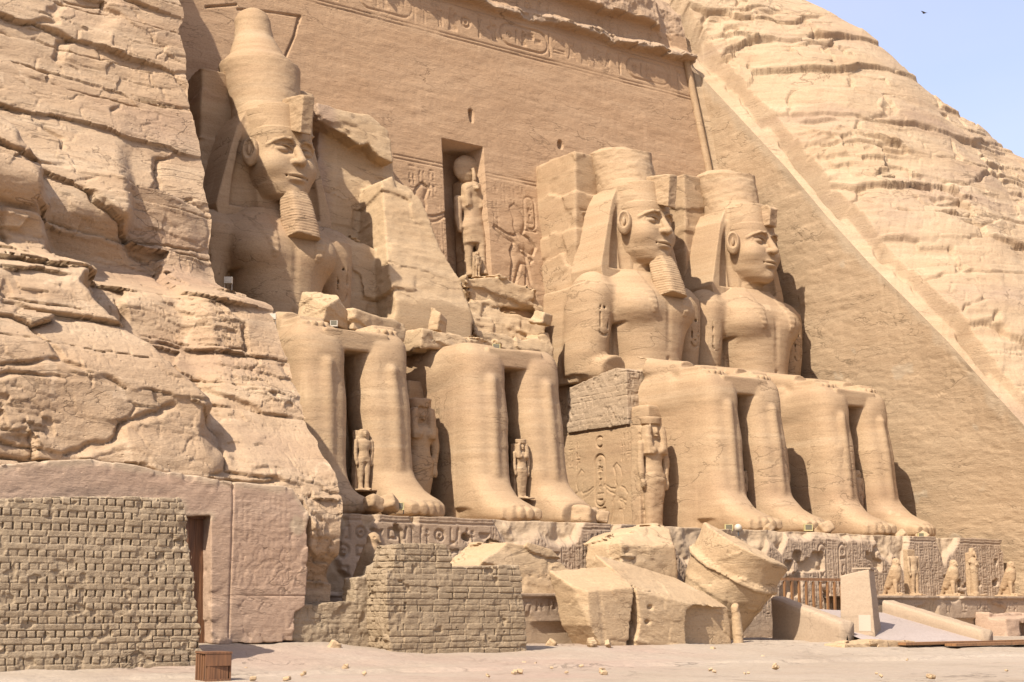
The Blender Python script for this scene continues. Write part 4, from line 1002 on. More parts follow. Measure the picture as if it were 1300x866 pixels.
# ------------------------------------------------------------------ lesser statues
def fig_sdf(kind, hgt):
    """standing figure, z 0..hgt, facing -y"""
    s = hgt; h = s / 95
    S = SDF((-.24 * s, -.26 * s, -.02 * s), (.24 * s, .2 * s, 1.03 * s), h)
    A = lambda p, k=.0: S.add(p, k * s)
    sc = lambda *v: tuple(a * s for a in v)
    L = lambda rows, n=2.0: loft([tuple(a * s for a in r) for r in rows], n)
    if kind in ('queen', 'child', 'king', 'headless'):
        for q in (-1, 1):
            dy = -.03 if (q > 0 and kind != 'queen') else 0
            A(L([(.0, q * .045, dy, .045, .06), (.10, q * .045, dy, .036, .04), (.27, q * .048, dy * .7, .046, .052), (.45, q * .052, 0, .062, .066), (.50, q * .05, 0, .06, .065)]), .01)
            A(ell(sc(q * .045, -.06 + dy, .015), sc(.035, .085, .022)), .02)
            A(cap(sc(q * .135, .01, .76), sc(q * .145, .0, .58), .034 * s, .030 * s), .02)
            A(cap(sc(q * .145, .0, .58), sc(q * .13, -.01, .44), .028 * s, .022 * s), .01); A(ell(sc(q * .13, -.015, .41), sc(.022, .03, .04)), .01)
        if kind == 'queen': A(L([(.02, 0, 0, .085, .06), (.25, 0, 0, .085, .058), (.45, 0, 0, .108, .068)]), .02)
        A(L([(.44, 0, 0, .105, .07), (.52, 0, 0, .10, .068), (.60, 0, 0, .082, .058), (.68, 0, 0, .10, .066), (.755, 0, .005, .125, .06), (.79, 0, .01, .07, .05)]), .02)
        if kind == 'queen':
            for q in (-1, 1): A(ell(sc(q * .05, -.055, .70), sc(.035, .035, .035)), .015)
        if kind == 'headless': S.cut(half(sc(0, 0, .80), (0, .2, -1)))
        else:
            A(L([(.78, 0, .01, .035, .038), (.83, 0, .01, .035, .038)]), .01)
            A(ell(sc(0, 0, .872), sc(.050, .058, .066)), .01); A(ell(sc(0, -.055, .865), sc(.012, .016, .022)), .008); A(ell(sc(0, -.045, .83), sc(.022, .02, .012)), .006)
            for q in (-1, 1): S.cut(ell(sc(q * .02, -.062, .882), sc(.014, .014, .009)), .006 * s)
            A(L([(.70 if kind == 'queen' else .77, 0, .035, .10, .055), (.80, 0, .035, .100, .06), (.88, 0, .03, .092, .068), (.935, 0, .025, .07, .065), (.95, 0, .025, .04, .04)], 2.4))
            if kind == 'queen':
                for q in (-1, 1): A(L([(.67, q * .078, -.03, .036, .05), (.80, q * .084, -.015, .036, .055), (.92, q * .075, .0, .034, .055)], 3), .01)
                A(L([(.925, 0, .02, .098, .085), (.99, 0, .02, .104, .09), (1.0, 0, .02, .104, .09)]))
        A(bx(sc(0, .10, .46), sc(.12, .06, .47), .01 * s), .01)
        A(bx(sc(0, 0, -.005), sc(.17, .15, .018), .006 * s))
    elif kind == 'osiris':
        A(L([(.02, 0, -.02, .09, .10), (.08, 0, 0, .075, .07), (.3, 0, 0, .09, .075), (.5, 0, 0, .105, .08), (.7, 0, 0, .13, .08), (.78, 0, .01, .09, .06), (.80, 0, .01, .05, .05)]))
        for q in (-1, 1): A(cap(sc(q * .14, 0, .70), sc(-q * .03, -.08, .64), .034 * s, .028 * s), .02)
        A(ell(sc(0, 0, .875), sc(.055, .062, .07)), .02); A(L([(.78, 0, .03, .09, .05), (.93, 0, .03, .085, .06), (1.0, 0, .03, .05, .05)], 2.4)); A(cap(sc(0, -.06, .84), sc(0, -.07, .77), .016 * s), .01)
        A(bx(sc(0, .09, .45), sc(.11, .05, .45), .01 * s)); A(bx(sc(0, 0, .0), sc(.16, .16, .025), .008 * s))
    elif kind == 'falcon':
        S = SDF((-.3 * s, -.45 * s, -.05 * s), (.3 * s, .5 * s, 1.05 * s), h); A = lambda p, k=.0: S.add(p, k * s)
        A(cap(sc(0, .17, .26), sc(0, -.05, .68), .115 * s, .155 * s)); A(ell(sc(0, -.07, .56), sc(.13, .13, .22)), .05)
        A(ell(sc(0, -.075, .875), sc(.105, .125, .115)), .07)
        A(cap(sc(0, -.17, .87), sc(0, -.215, .82), .035 * s, .018 * s), .02)
        for q in (-1, 1):
            A(cap(sc(q * .105, -.02, .66), sc(q * .06, .27, .20), .07 * s, .03 * s), .02)
            A(cap(sc(q * .065, -.06, .36), sc(q * .07, -.08, .05), .065 * s, .045 * s), .03); A(ell(sc(q * .07, -.13, .035), sc(.05, .09, .03)), .02)
            S.cut(ell(sc(q * .085, -.15, .895), sc(.025, .025, .022)), .01 * s)
        A(cap(sc(0, .20, .24), sc(0, .33, .03), .085 * s, .055 * s), .04)
        A(bx(sc(0, .05, .12), sc(.04, .16, .12), .02 * s), .03)
        A(bx(sc(0, .03, -.01), sc(.20, .36, .03), .01 * s))
    elif kind == 'horus':                                             # falcon-headed god with the sun disc
        for q in (-1, 1):
            A(L([(.0, q * .04, -.03 * q, .042, .07), (.08, q * .04, -.03 * q, .034, .04), (.24, q * .045, -.02 * q, .042, .05), (.40, q * .05, 0, .055, .06)]), .01)
            A(cap(sc(q * .125, .01, .62), sc(q * .13, 0, .36), .03 * s, .024 * s), .01)
        A(L([(.26, 0, 0, .09, .06), (.40, 0, 0, .10, .066), (.50, 0, 0, .075, .055), (.62, 0, 0, .115, .06), (.65, 0, .01, .08, .05)], 2.4), .02)
        A(L([(.60, 0, .0, .07, .05), (.70, 0, .0, .085, .07), (.745, 0, .0, .08, .07), (.76, 0, 0, .05, .05)], 2.2), .01)
        A(cap(sc(0, -.05, .715), sc(0, -.095, .69), .03 * s, .012 * s), .015)
        for q in (-1, 1): A(L([(.55, q * .06, -.03, .028, .035), (.66, q * .065, -.02, .03, .045), (.72, q * .06, -.01, .03, .045)], 3), .01)
        A(ell(sc(0, .03, .88), sc(.135, .06, .125))); A(cap(sc(0, -.05, .78), sc(0, -.045, .86), .022 * s, .016 * s), .01)
        A(bx(sc(0, .1, .4), sc(.07, .06, .4), .01 * s))
    S.near(rough(.012 * s, 6 / s, .006 * s, s * 3)); return S
_fc = {}
def figure(name, kind, hgt, foot, label, cat='statue', group=None, rz=0, mat=None):
    key = (kind, round(hgt, 1), mat)
    if key not in _fc: V, Q = fig_sdf(kind, hgt).mesh(); _fc[key] = mesh(name, V, Q, M[mat or 'statue'])
    o = link(name, _fc[key], None, foot); o.rotation_euler = (0, 0, rz); return tag(o, label, cat, group)
G1 = 'small family statues at the legs of the colossi'
figure('queen_statue', 'queen', 5.55, (2.72, -2.35, -1.25), 'wigged queen statue with tall modius beside the carved throne panel', 'statue', G1)
figure('queen_statue', 'queen', 5.3, (-10.9, -2.9, -1.25), 'shaded queen statue between the complete colossus and the broken one', 'statue', G1)
figure('queen_statue', 'queen', 5.0, (10.75, -2.7, -1.25), 'shaded worn statue between the bearded and the beardless colossus', 'statue', G1)
figure('child_statue', 'child', 2.6, (-14.75, -4.75, -.15), 'small standing statue with folded arm between the legs of the complete colossus', 'statue', G1)
figure('child_statue', 'queen', 2.55, (-6.9, -4.75, -.15), 'small wigged statue in a long dress between the legs of the broken colossus', 'statue', G1)
figure('child_statue', 'headless', 2.5, (7.05, -3.9, -.15), 'small broken statue deep in shade between the legs of the bearded colossus', 'statue', G1)
figure('child_statue', 'child', 2.5, (15.0, -4.3, -.15), 'small slim statue between the legs of the beardless colossus', 'statue', G1)
figure('niche_statue', 'horus', 7.1, tuple(aty(604, 352, 8.9)), 'falcon-headed god with a large sun disc standing in the wall niche', 'statue').rotation_euler = (-.10, 0, 0)
# small offering figure at his side
figure('niche_figure', 'child', 1.5, aty(606, 352, 8.3), 'tiny pale figure at the right foot of the niche god', 'statue')
# broken lower feet and loose toes on the pedestals
def lump(px, py, y, r, label, seed, sq=(1, 1, .8), cat='stone', group='loose stones on the pedestals', mat='statue', nm='loose_stone'):
    c = aty(px, py, y); S = SDF(c - r * 1.6, c + r * 1.6, r / 9)
    S.add(bx(c, (r * sq[0], r * sq[1], r * sq[2]), r * .35, .1 * seed, .07 * seed, .6 * seed)); return rock(nm, S, M[mat], label, cat, group, rgh=rough(r * .22, .9 / r, r * .06, seed * 7))
lump(742, 655, -8.0, .50, 'larger rounded toe fragment at the end of the broken colossus feet', 1, (1.3, .9, .75))
lump(762, 657, -8.1, .33, 'smaller rounded toe fragment beside the throne panel', 2)
lump(474, 640, -8.1, .32, 'shaded toe lump under the left foot of the complete colossus', 3)
lump(492, 640, -8.15, .36, 'sunlit toe stump of the complete colossus', 4)
lump(1047, 672, -8.0, .36, 'square toe stump on the right pedestal beside a yellow lamp', 5)
lump(975, 672, -8.2, .22, 'tiny toe stub left of the round lamp on the right pedestal', 6)
lump(1145, 680, -8.1, .26, 'square toe stub near the right end of the pedestal', 7)
lump(1172, 682, -8.1, .28, 'last toe stub at the far right of the pedestal', 8)

# ------------------------------------------------------------------ carved throne side with two tying figures, brick pier above
x0, x1, z0, z1 = -6.1, 1.15, -1.3, 4.25                       # along -y (left to right in view), height
C = Carve(x0, x1, z0, z1, .035); rnd = random.Random(12)
C.line([(x0 + .4, z1 - .12), (x1, z1 - .12)], .02, .05)
cx_ = -2.55
C.line([(cx_ + .27 * math.cos(t_), 3.55 + .27 * math.sin(t_)) for t_ in np.linspace(.8, 5.4, 14)], .045, .09)
cartouche(C, cx_ - .42, .25, .84, 2.65, .05, .09, ['sun', 'man', 'sun', 'feather', 'sun', 'water', 'basket'])
for z in (-.05, -.25, -.45): C.line([(cx_ - .45, z), (cx_ + .45, z)], .035, .06)
for q in range(3): C.line([(cx_ - .3 + .3 * q, -.5), (cx_ - .3 + .3 * q, -1.1)], .03, .05)
king(C, cx_ - 1.75, -1.0, 2.35, .06, 1, .055); king(C, cx_ + 1.55, -1.0, 2.45, .075, -1, .055)
C.line([(cx_ + .75, -.85), (cx_ + 1.3, 1.3)], .045, .09)
for u in (-5.2, -4.6): column(C, u, .5, 2.0, 3.8, .06, rnd, False)
for u in (-.95, -.45, .05): column(C, u, .46, 2.4, 3.9, .06, rnd, False)
Xg, Zg = np.meshgrid(C.U, C.V, indexing='ij'); P = np.stack([Xg * 0, -Xg, Zg], -1)
Yg = C.A * (.55 + .45 * smooth01(-.4, .1, fbm(P + 3, 3, .6))) - .03 * fbm(P, 3, .6) - .012 * fbm(P + 5, 3, 3)
fr = [np.stack([3.40 + Yg, -Xg, Zg], -1)]
V = np.concatenate(fr).reshape(-1, 3); thr = obj('throne_relief', V, grid_faces(C.nu, C.nv, False), M['statue'], c3); thr['label'] = 'carved throne side with two tying figures and a central cartouche'
mb = MB(); mb.box((4.2, 2.45, 1.45), (.72, 3.55, 2.7)); mb.build('throne_flank', M['statue'], c3)

# brick lattice used by every masonry wall: groove depth at world points
def brickgroove(P, bw, bh, axis, depth, gap, seed=0, alt=True, wob=.02):
    u = P[:, axis] + wob * fbm(P + seed, 2, 2.5) + .0; z = P[:, 2] + wob * fbm(P + seed + 5, 2, 1.2)
    r = np.floor(z / bh); fz = z / bh - r
    head = (np.mod(r, 2) == 0) if alt else np.zeros_like(r, bool)
    ww = np.where(head, bw * .5, bw); c = (u / ww + .37 * hsh(r, seed)); ci = np.floor(c); fu = c - ci
    j = hsh(ci, r, seed + 2)
    ez = np.minimum(fz, 1 - fz) * bh; eu = np.minimum(fu, 1 - fu) * ww
    j2 = hsh(ci, r, seed + 7)
    gz = 1 - smooth01(gap * .1, gap * .55, ez); gu = 1 - smooth01(gap * (.15 + .35 * j), gap * (.6 + .6 * j), eu)
    gu = gu * np.where(head, np.where(j2 > .35, 1.3, .4), np.where(j2 > .82, .8, .16))
    brk = smooth01(.30, .5, fbm(P + seed + 40, 3, 3.2)) * .55                                        # broken corners
    return depth * np.maximum(np.maximum(gz * .40 * (.3 + hsh(r, seed + 8)), gu), brk) + (hsh(ci, r, seed + 9) - .5) * depth * .28
def wall_sdf(poly, y0, y1, h, bw, bh, depth=.10, gap=.03, k0=0, seed=0, alt=True, rg=.03, axis=0):
    """masonry standing on polygon (x,z) between planes y0 and y1"""
    P = np.array(poly); S = SDF((P[:, 0].min() - .3, y0 - .4 + min(0, k0 * P[:, 1].min(), k0 * P[:, 1].max()), P[:, 1].min() - .2), (P[:, 0].max() + .3, y1 + .3, P[:, 1].max() + .2), h)
    S.add(prism(poly, y0, y1, k0))
    def f(Q):
        fx = brickgroove(Q, bw, bh, 0, depth, gap, seed, alt); fy = brickgroove(Q, bw, bh, 1, depth, gap, seed, alt)
        e = np.abs(Q[:, 1] - (y0 + k0 * Q[:, 2])) < depth * 2.2
        return np.where(e, fx, fy) + rg * fbm(Q + seed, 3, 2.2) + rg * .6 * fbm(Q + 3, 3, 6)
    S.near(f, .2); return S
t2 = thing('brick_pier', 'small tan masonry pier propping the broken forearm of the bearded colossus', 'pier', (3.3, 2.4, 4.2))
pz = [(-5.1, 4.2), (-.1, 4.2), (-.2, 7.0), (-1.0, 7.2), (-2.6, 6.95), (-4.9, 6.6)]
S = SDF((3.0, .0, 4.1), (5.2, 5.4, 7.5), .035)
fn = prism(pz, 3.25, 4.9)[0]
S.add((lambda X, Y, Z: fn(-Y, X, Z), np.array([3.25, .1, 4.2]), np.array([4.9, 5.1, 7.2])))
def f(Q):
    e = Q[:, 0] < 3.45
    return np.where(e, brickgroove(Q, .62, .30, 1, .07, .045, 3, False), brickgroove(Q, .62, .30, 0, .07, .045, 3, False)) + .05 * fbm(Q, 3, 2.0)
S.near(f, .4); V, Q = S.mesh(); obj('masonry', V, Q, M['tanbrick'], t2)
S = SDF((HX[4] - 3.2, -6.4, .2), (HX[4] - .3, -2.6, 5.0), .04)
S.add(loft([(.6, HX[4] - 1.56, -4.0, .98, 1.08), (1.8, HX[4] - 1.54, -3.93, 1.02, 1.17), (3.2, HX[4] - 1.5, -3.7, 1.16, 1.31), (4.5, HX[4] - 1.48, -3.5, 1.10, 1.22)], 2.5))
S.near(lambda Q: brickgroove(Q, .75, .30, 0, .05, .05, 8, False, .06) + .04 * fbm(Q, 3, 1.5) + .12 * smooth01(.2, -.2, Q[:, 2] - 1.2 + .8 * (Q[:, 0] - HX[4] + 1.5)), .4)
V, Q = S.mesh(); sm_ = obj('shin_masonry', V, Q, M['statue'], c4); sm_['label'] = 'wavy restored masonry courses on the left shin'

# ------------------------------------------------------------------ fallen blocks
BG = 'great fallen blocks in front of the pedestals'
def wtop(z, a=.0): return lambda V: smooth01(-.05, .25, V[:, 2] * 0 + np.gradient(V[:, 2]) * 0 + a)
S = SDF((-14.4, -13.2, -5.4), (-6.6, -8.7, -1.4), .06)
S.add(prism(pxz([(604, 718), (622, 706), (644, 686), (668, 690), (700, 698), (722, 716), (748, 752), (748, 771), (660, 771), (640, 765), (604, 735)], -10.9, .22), -10.9, -9.0, .22))
S.cut(chop(aty(640, 705, -11.9), (-.25, -.62, .74)), .05); S.cut(chop(aty(735, 745, -11.6), (.80, -.42, .25)), .05)
rock('fallen_block', S, M['broken'], 'fallen wedge block behind the right mud-brick wall, with a white patch', 'block', BG, rgh=chips(.16, .9, 3, .04))
S = SDF((-12.4, -13, -6.7), (-7.4, -9.2, -4.2), .05)
S.add(prism(pxz([(658, 772), (748, 768), (752, 815), (660, 818)], -11.3), -11.6, -9.4)); S.cut(bx(aty(693, 800, -11.7), (.34, .35, 1.1), .03), .03); S.cut(ell(aty(705, 780, -11.6), (.75, .4, .4)), .1)
rock('base_block', S, M['relief'], 'reddish eroded base block under the fallen wedge block', 'block', BG, rgh=chips(.16, 1.2, 5, .04))
def plane3(p, q, r):
    n = np.cross(q - p, r - p); n /= np.linalg.norm(n); return (p, n if n[2] > 0 else -n)
yb = -14.9
topA = plane3(aty(746, 751, yb), aty(800, 746, yb), aty(770, 718, yb + 1.6)); topB = plane3(aty(802, 747, yb), aty(871, 766, yb), aty(840, 728, yb + 2.1))
toolm = lambda P: .005 * np.sin((P[:, 2] * 1.0 + P[:, 0] * .55) * 34 + 7 * fbm(P, 3, 1.3)) * (P[:, 1] < -14.2)
S = SDF((-12.6, -15.8, -6.9), (-7.0, -11.0, -2.4), .05)
S.add(prism(pxz([(730, 720), (760, 700), (812, 700), (806, 740), (796, 822), (764, 822), (748, 794)], yb), yb, -13.3)); S.cut(chop(*topA), .04)
S.cut(chop(aty(746, 752, yb), (-.80, -.58, -.05)), .03); S.cut(bx(aty(766, 785, yb - .1), (.10, .12, 2.0), .03, 0, -.12), .03)
rock('fallen_block', S, M['broken'], 'pale-topped fallen block, left half of the split pair before the leaning drum', 'block', BG, rgh=lambda P: chips(.05, .9, 9, .02)(P) + toolm(P))
S = SDF((-9.6, -15.8, -6.9), (-2.0, -11.0, -2.4), .05)
S.add(prism(pxz([(802, 700), (890, 715), (930, 755), (936, 772), (942, 824), (806, 822), (813, 792)], yb), yb, -12.7)); S.cut(chop(*topB), .04)
S.cut(prism(pxz([(871, 775), (880, 768), (960, 772), (960, 840), (871, 840)], yb), -16, yb + .55), .05)
S.add(cap(aty(934, 772, yb + .5), aty(938, 823, yb + .5), .15, .2), .05)
for q in ((826, 771), (822, 790)): S.cut(ell(aty(*q, yb), (.14, .16, .08)), .03)
rock('fallen_block', S, M['broken'], 'pale-topped fallen block with a ribbed right end, right half of the split pair', 'block', BG, rgh=lambda P: chips(.05, .9, 29, .02)(P) + toolm(P))
S = SDF((-8.2, -12.6, -4.4), (-1.5, -8.9, -.9), .06)
S.add(prism(pxz([(788, 690), (798, 682), (832, 670), (860, 664), (876, 672), (876, 738), (850, 735), (790, 728)], -11.2, .05), -11.2, -9.1, .05))
S.cut(chop(aty(830, 684, -10.9), (.0, -.6, .8)), .08); S.cut(chop(aty(858, 720, -10.9), (.75, -.6, .1)), .05)
rock('fallen_block', S, M['broken'], 'rounded block wedged behind the leaning crown drum under the queen statue', 'block', BG, rgh=chips(.14, .8, 14, .04))
# leaning crown drum: a truncated cone with a rolled rim, tipped over
a0 = aty(915, 850, -12.2); a1 = aty(918, 700, -11.6)
S = SDF((-5.6, -15.6, -6.9), (3.6, -8.2, .0), .065)
axis = .86 * np.array([0, 0, 1.]) + .42 * np.array([.81, -.586, 0]) - .26 * np.array([.586, .81, 0]); axis /= np.linalg.norm(axis)
cD = aty(932, 722, -12.2)
def drum(X, Y, Z):
    x, y, z = X - cD[0], Y - cD[1], Z - cD[2]
    t = x * axis[0] + y * axis[1] + z * axis[2]; r = np.sqrt(np.maximum(x * x + y * y + z * z - t * t, 0))
    body = np.maximum(r - (1.86 + .20 * t), np.maximum(-3.4 - t, t - .1))
    rim = np.maximum(r - (1.95 + .1 * t), np.maximum(-.14 - t, t + .01))
    up = np.maximum(r - (1.80 + .10 * t), np.maximum(-1 - t, t - 1.25))
    return np.minimum(np.minimum(body, rim), up)
S.add((drum, cD - 4.4, cD + 4.4)); S.cut(chop(cD + axis * .12 + np.array([.81, -.586, 0]) * 1.85, (.40, -.30, .86)), .06)
S.cut(half((0, 0, -6.75), (0, 0, 1)))
rock('fallen_drum', S, M['broken'], 'leaning broken crown drum with a rolled rim, rightmost of the fallen blocks', 'block', BG, rgh=lambda P: chips(.07, .8, 4, .03)(P) + .08 * fbm(P, 3, .9))
k = 0
for (px, py, y, r, lb) in ((772, 818, -15.6, .13, 'cut square stone on the ground left of the split block'), (752, 818, -15.4, .20, 'low stone at the left foot of the split block'), (1016, 816, -12.8, .30, 'dark low rock on the ground right of the crown drum'),
                           (700, 818, -14, .16, 'small stone below the reddish base block'), (424, 822, -16.2, .18, 'pale pebble at the foot of the low mud-brick wall'), (905, 826, -17, .12, 'pebble in front of the split block')):
    k += 1; lump(px, py, y, r, lb, k + 10, (1, 1, .7), 'stone', 'stones lying on the ground', 'broken', 'ground_stone')
rp_ = random.Random(77); _pb = []
for q in range(3):
    S = SDF((-.2, -.2, -.2), (.2, .2, .2), .02); S.add(bx((0, 0, 0), (.10, .085, .06), .03, .3 * q, .2, .5 * q)); S.near(chips(.04, 3.0, q * 5, .01)); V, Q = S.mesh(); _pb.append(mesh('pebble', V, Q, M['broken']))
spots_ = [(rp_.uniform(600, 1290), rp_.uniform(826, 858)) for _ in range(26)] + [(rp_.uniform(300, 480), rp_.uniform(838, 860)) for _ in range(10)]
for px, py in spots_:
    p = atz(px, py, GZ + .02); o = link('pebble', rp_.choice(_pb), None, (p[0], p[1], GZ - .01)); o.rotation_euler = (0, 0, rp_.uniform(0, 6)); o.scale = (rp_.uniform(.4, 1.1),) * 3
    tag(o, 'tiny pale pebble lying on the sandy foreground', 'pebble', 'pebbles scattered on the foreground sand')
# ------------------------------------------------------------------ mud-brick walls
def mudwall(name, label, S, mat, kinds='brick walls'):
    V, Q = S.mesh(); return solo(name, V, Q, M[mat], label, 'brick wall', 'mud-brick walls in front of the temple')
pl = pxz([(-40, 633), (120, 631), (229, 632), (232, 650), (252, 862), (-40, 866)], -18.0)
pl = [(a, max(b, GZ - .25) if i > 2 else b) for i, (a, b) in enumerate(pl)]
S = wall_sdf(pl, -18.2, -16.6, .022, .50, .172, .085, .030, .03, 3, True, .03)
S.near(lambda P: .10 * smooth01(.45, .0, np.abs(P[:, 0] - (-28.35 + .16 * (-1.8 - P[:, 2])))) * fbm(P, 3, 3.0), .3)
mudwall('brick_wall', 'large battered mud-brick wall with open header joints, far left', S, 'mud')
pl = pxz([(487, 724), (495, 722), (498, 691), (560, 690), (568, 698), (571, 720), (655, 717), (657, 735), (666, 838), (490, 842), (486, 780)], -16.0)
S = wall_sdf(pl, -16.1, -14.9, .025, .60, .195, .12, .030, .03, 7, False, .035)
S.near(lambda P: .09 * smooth01(.3, .0, np.abs(P[:, 0] + 20.3)) * fbm(P, 3, 3.0), .3)
mudwall('brick_wall', 'greyish mud-brick wall with a smaller stepped block on top, centre foreground', S, 'mud_grey')
pl = pxz([(372, 768), (455, 764), (456, 734), (478, 730), (482, 718), (500, 712), (500, 838), (486, 836), (450, 830), (420, 818), (374, 814)], -15.2)
S = wall_sdf(pl, -15.0, -14.2, .03, .45, .15, .05, .022, .0, 11, False, .06)
mudwall('brick_wall', 'low crumbling yellowish mud-brick wall between the stela and the centre wall', S, 'mud')

# ------------------------------------------------------------------ carved stela on the cliff foot, doorway and door
st = thing('carved_stela', 'reddish carved stela wall on the cliff foot beside the doorway', 'stela', tuple(aty(330, 816, -14.5)))
ys = -15.2
outer = pxz([(-30, 592), (40, 586), (120, 582), (230, 600), (300, 612), (372, 618), (392, 648), (392, 700), (388, 770), (374, 778), (374, 815), (268, 819), (268, 655), (234, 655), (232, 640), (-30, 640)], ys)
O = np.array(outer)
C = Carve(O[:, 0].min() - .1, O[:, 0].max() + .1, GZ - .1, O[:, 1].max() + .1, .03); rnd = random.Random(31)
ca = aty(296, 625, ys)[0]; cz0 = aty(296, 810, ys)[2]
C.line([(ca, cz0), (ca, O[:, 1].max())], .02, .06); C.line([(ca, aty(300, 757, ys)[2]), (O[:, 0].max(), aty(390, 757, ys)[2])], .015, .05)
for i in range(5): king(C, ca + .35 + .45 * i, aty(300, 745, ys)[2], .85, .018, 1 if i % 2 else -1, .05)
u = ca + .1
for r in range(7): 
    z = aty(300, 690, ys)[2] + .21 * r
    for i in range(11): sign(C, rnd.choice(TALL + FLAT), u + .185 * i, z, .15, .17, .013, .09)
for i in range(30):
    a = rnd.uniform(ca, O[:, 0].max()); b = rnd.uniform(GZ, -2.5); C.line([(a, b), (a + rnd.uniform(-.25, .25), b + rnd.uniform(.1, .35))], .012, .03)
S = SDF((O[:, 0].min() - .2, ys - .3, GZ - .4), (O[:, 0].max() + .2, ys + 1.9, O[:, 1].max() + .2), .032)
S.add(prism(outer, ys, ys + 1.6))
def f(P):
    i = np.clip(((P[:, 0] - C.u0) / C.res).astype(int), 0, C.nu - 1); j = np.clip(((P[:, 2] - C.v0) / C.res).astype(int), 0, C.nv - 1)
    fr = (P[:, 1] < ys + .25) & (P[:, 0] > ca - 3)
    return np.where(fr, C.A[i, j], 0) + .025 * fbm(P, 3, 1.6) + .012 * fbm(P + 4, 3, 5) + .045 * smooth01(.12, .3, fbm(P + 14, 3, 1.1)) * smooth01(.5, 0, np.abs(polyd(P[:, 0], P[:, 2], outer)))
S.near(f, .3)
V, Q = S.mesh()
wv = smooth01(.28, .02, np.abs(polyd(V[:, 0].astype(np.float32), V[:, 2].astype(np.float32), outer)) + .15 * fbm(V, 3, 1.5)) * (V[:, 2] > -2.2) * .8
wv = np.maximum(wv, (smooth01(.75, .35, np.linalg.norm(V - aty(378, 668, ys), axis=1) * 2.2 + .3 * fbm(V, 2, 3))))
obj('carved_face', V, Q, M['stela'], st, wear=wv)
dr = thing('wooden_door', 'tall dark wooden door recessed between the brick wall and the carved stela', 'door', tuple(aty(252, 858, -14.7)))
d0 = aty(228, 652, -14.6); d1 = aty(272, 862, -14.6)
mb = MB(); n = 5; wdt = (d1[0] - d0[0]) / n
for i in range(n): mb.box((d0[0] + (i + .5) * wdt, -14.6, (d0[2] + GZ) / 2), (wdt * .485, .05, (d0[2] - GZ) / 2 + .05))
mb.build('door_leaf', M['door'], dr)
mb = MB(); mb.box((d0[0] + .12, -14.72, (d0[2] + GZ) / 2), (.09, .12, (d0[2] - GZ) / 2)); mb.box((d1[0] - .12, -14.72, (d0[2] + GZ) / 2), (.09, .12, (d0[2] - GZ) / 2)); mb.box(((d0[0] + d1[0]) / 2, -14.72, d0[2] - .06), ((d1[0] - d0[0]) / 2 - .22, .12, .09))
mb.build('door_frame', M['door'], dr)
GB = GZ - .14
cr = thing('slatted_bin', 'small brown slatted wooden bin on the ground in front of the door', 'bin', tuple(atz(278, 860, GZ)))
b0 = atz(262, 860, GZ); w0 = .29; hb = .72; bx0 = np.array([b0[0] + w0, b0[1] + .25, 0]); rzb = -.12
mb = MB(); mb.box((bx0[0], bx0[1], GB + hb * .5), (w0 * .93, .30, hb * .40), rzb); mb.build('box', M['dark'], cr)
mb = MB()
for i in range(8):
    for yy in (-.33, .33):
        mb.box((bx0[0] - w0 + .05 + i * (2 * w0 - .1) / 7 + yy * .12, bx0[1] + yy, GB + hb * .33), (.032, .022, hb * .26), rzb)
for i in range(5):
    for xx in (-w0, w0): mb.box((bx0[0] + xx, bx0[1] - .28 + .14 * i - xx * .12, GB + hb * .5), (.022, .04, hb * .44), rzb)
mb.build('slats', M['door'], cr)
mb = MB()
for yy in (-.36, .36):
    mb.box((bx0[0] + yy * .12, bx0[1] + yy, GB + hb * .77), (w0 + .03, .025, hb * .20), rzb); mb.box((bx0[0] + yy * .12, bx0[1] + yy, GB + .05), (w0 + .03, .025, .05), rzb)
mb.box((bx0[0], bx0[1], GB + hb - .0), (w0 + .05, .40, .022), rzb)
mb.build('rails', M['door'], cr)

# ------------------------------------------------------------------ terrace, ramp, fence, pylon stone
tr = thing('terrace', 'low carved terrace with a worn moulded edge in front of the right pedestal', 'terrace', (15, -10, GZ))
zt = float(aty(1200, 757, -11.3)[2])
def terr(x0, x1, y0, name, seed, carve=True):
    C = Carve(x0, x1, zt - 1.0, zt, .035); rnd = random.Random(seed); u = x0 + .1
    while u < x1 - .5 and carve:
        if rnd.random() < .7: column(C, u, .5, zt - .85, zt - .2, .05, rnd, False)
        u += .56
    nv = C.nv; Xg, Zg = np.meshgrid(C.U, C.V, indexing='ij'); P = np.stack([Xg, 0 * Xg, Zg], -1)
    lip = .12 * smooth01(zt - .16, zt - .10, Zg)
    er = smooth01(.15, .35, fbm(P + seed, 3, .6)) * .4
    Yg = y0 - lip + C.A + er * .3 + .03 * fbm(P + 5, 3, 2)
    U = C.U; back = []
    for k in range(1, 25):
        y = Yg[:, -1] + (-8.7 - Yg[:, -1]) * k / 24; back.append(np.stack([U, y, zt + .02 * fbm(np.stack([U, y, U * 0], -1), 3, 2)], -1)[:, None])
    low = []
    for k in range(6):
        low.append(np.stack([U, y0 + .15 + 0 * U + .05 * fbm(np.stack([U, U * 0, U * 0 + k], -1), 3, 1.5), np.full_like(U, GZ - .3 + (zt - 1.0 - GZ + .25) * k / 5)], -1)[:, None])
    V = np.concatenate(low + [np.stack([Xg, Yg, Zg], -1)] + back, 1); wv = np.concatenate([np.full((len(U), 6), .6), np.maximum(er * 2, .0), np.full((len(U), 24), .8)], 1)
    obj(name, V, grid_faces(len(U), V.shape[1]), M['relief'], tr, wear=np.clip(wv, 0, 1).ravel())
terr(7.2, 22.0, -11.6, 'terrace_wall', 2); terr(-20.9, -5, -12.3, 'terrace_wall', 4)
G2 = 'small statues along the terrace edge'
zf = zt + .05
def tfoot(px, y): p = aty(px, 752, y); return (p[0], y, zf)
hh = lambda px0, py0, px1, py1, y: float(np.linalg.norm(aty(px0, py0, y) - aty(px1, py1, y)))
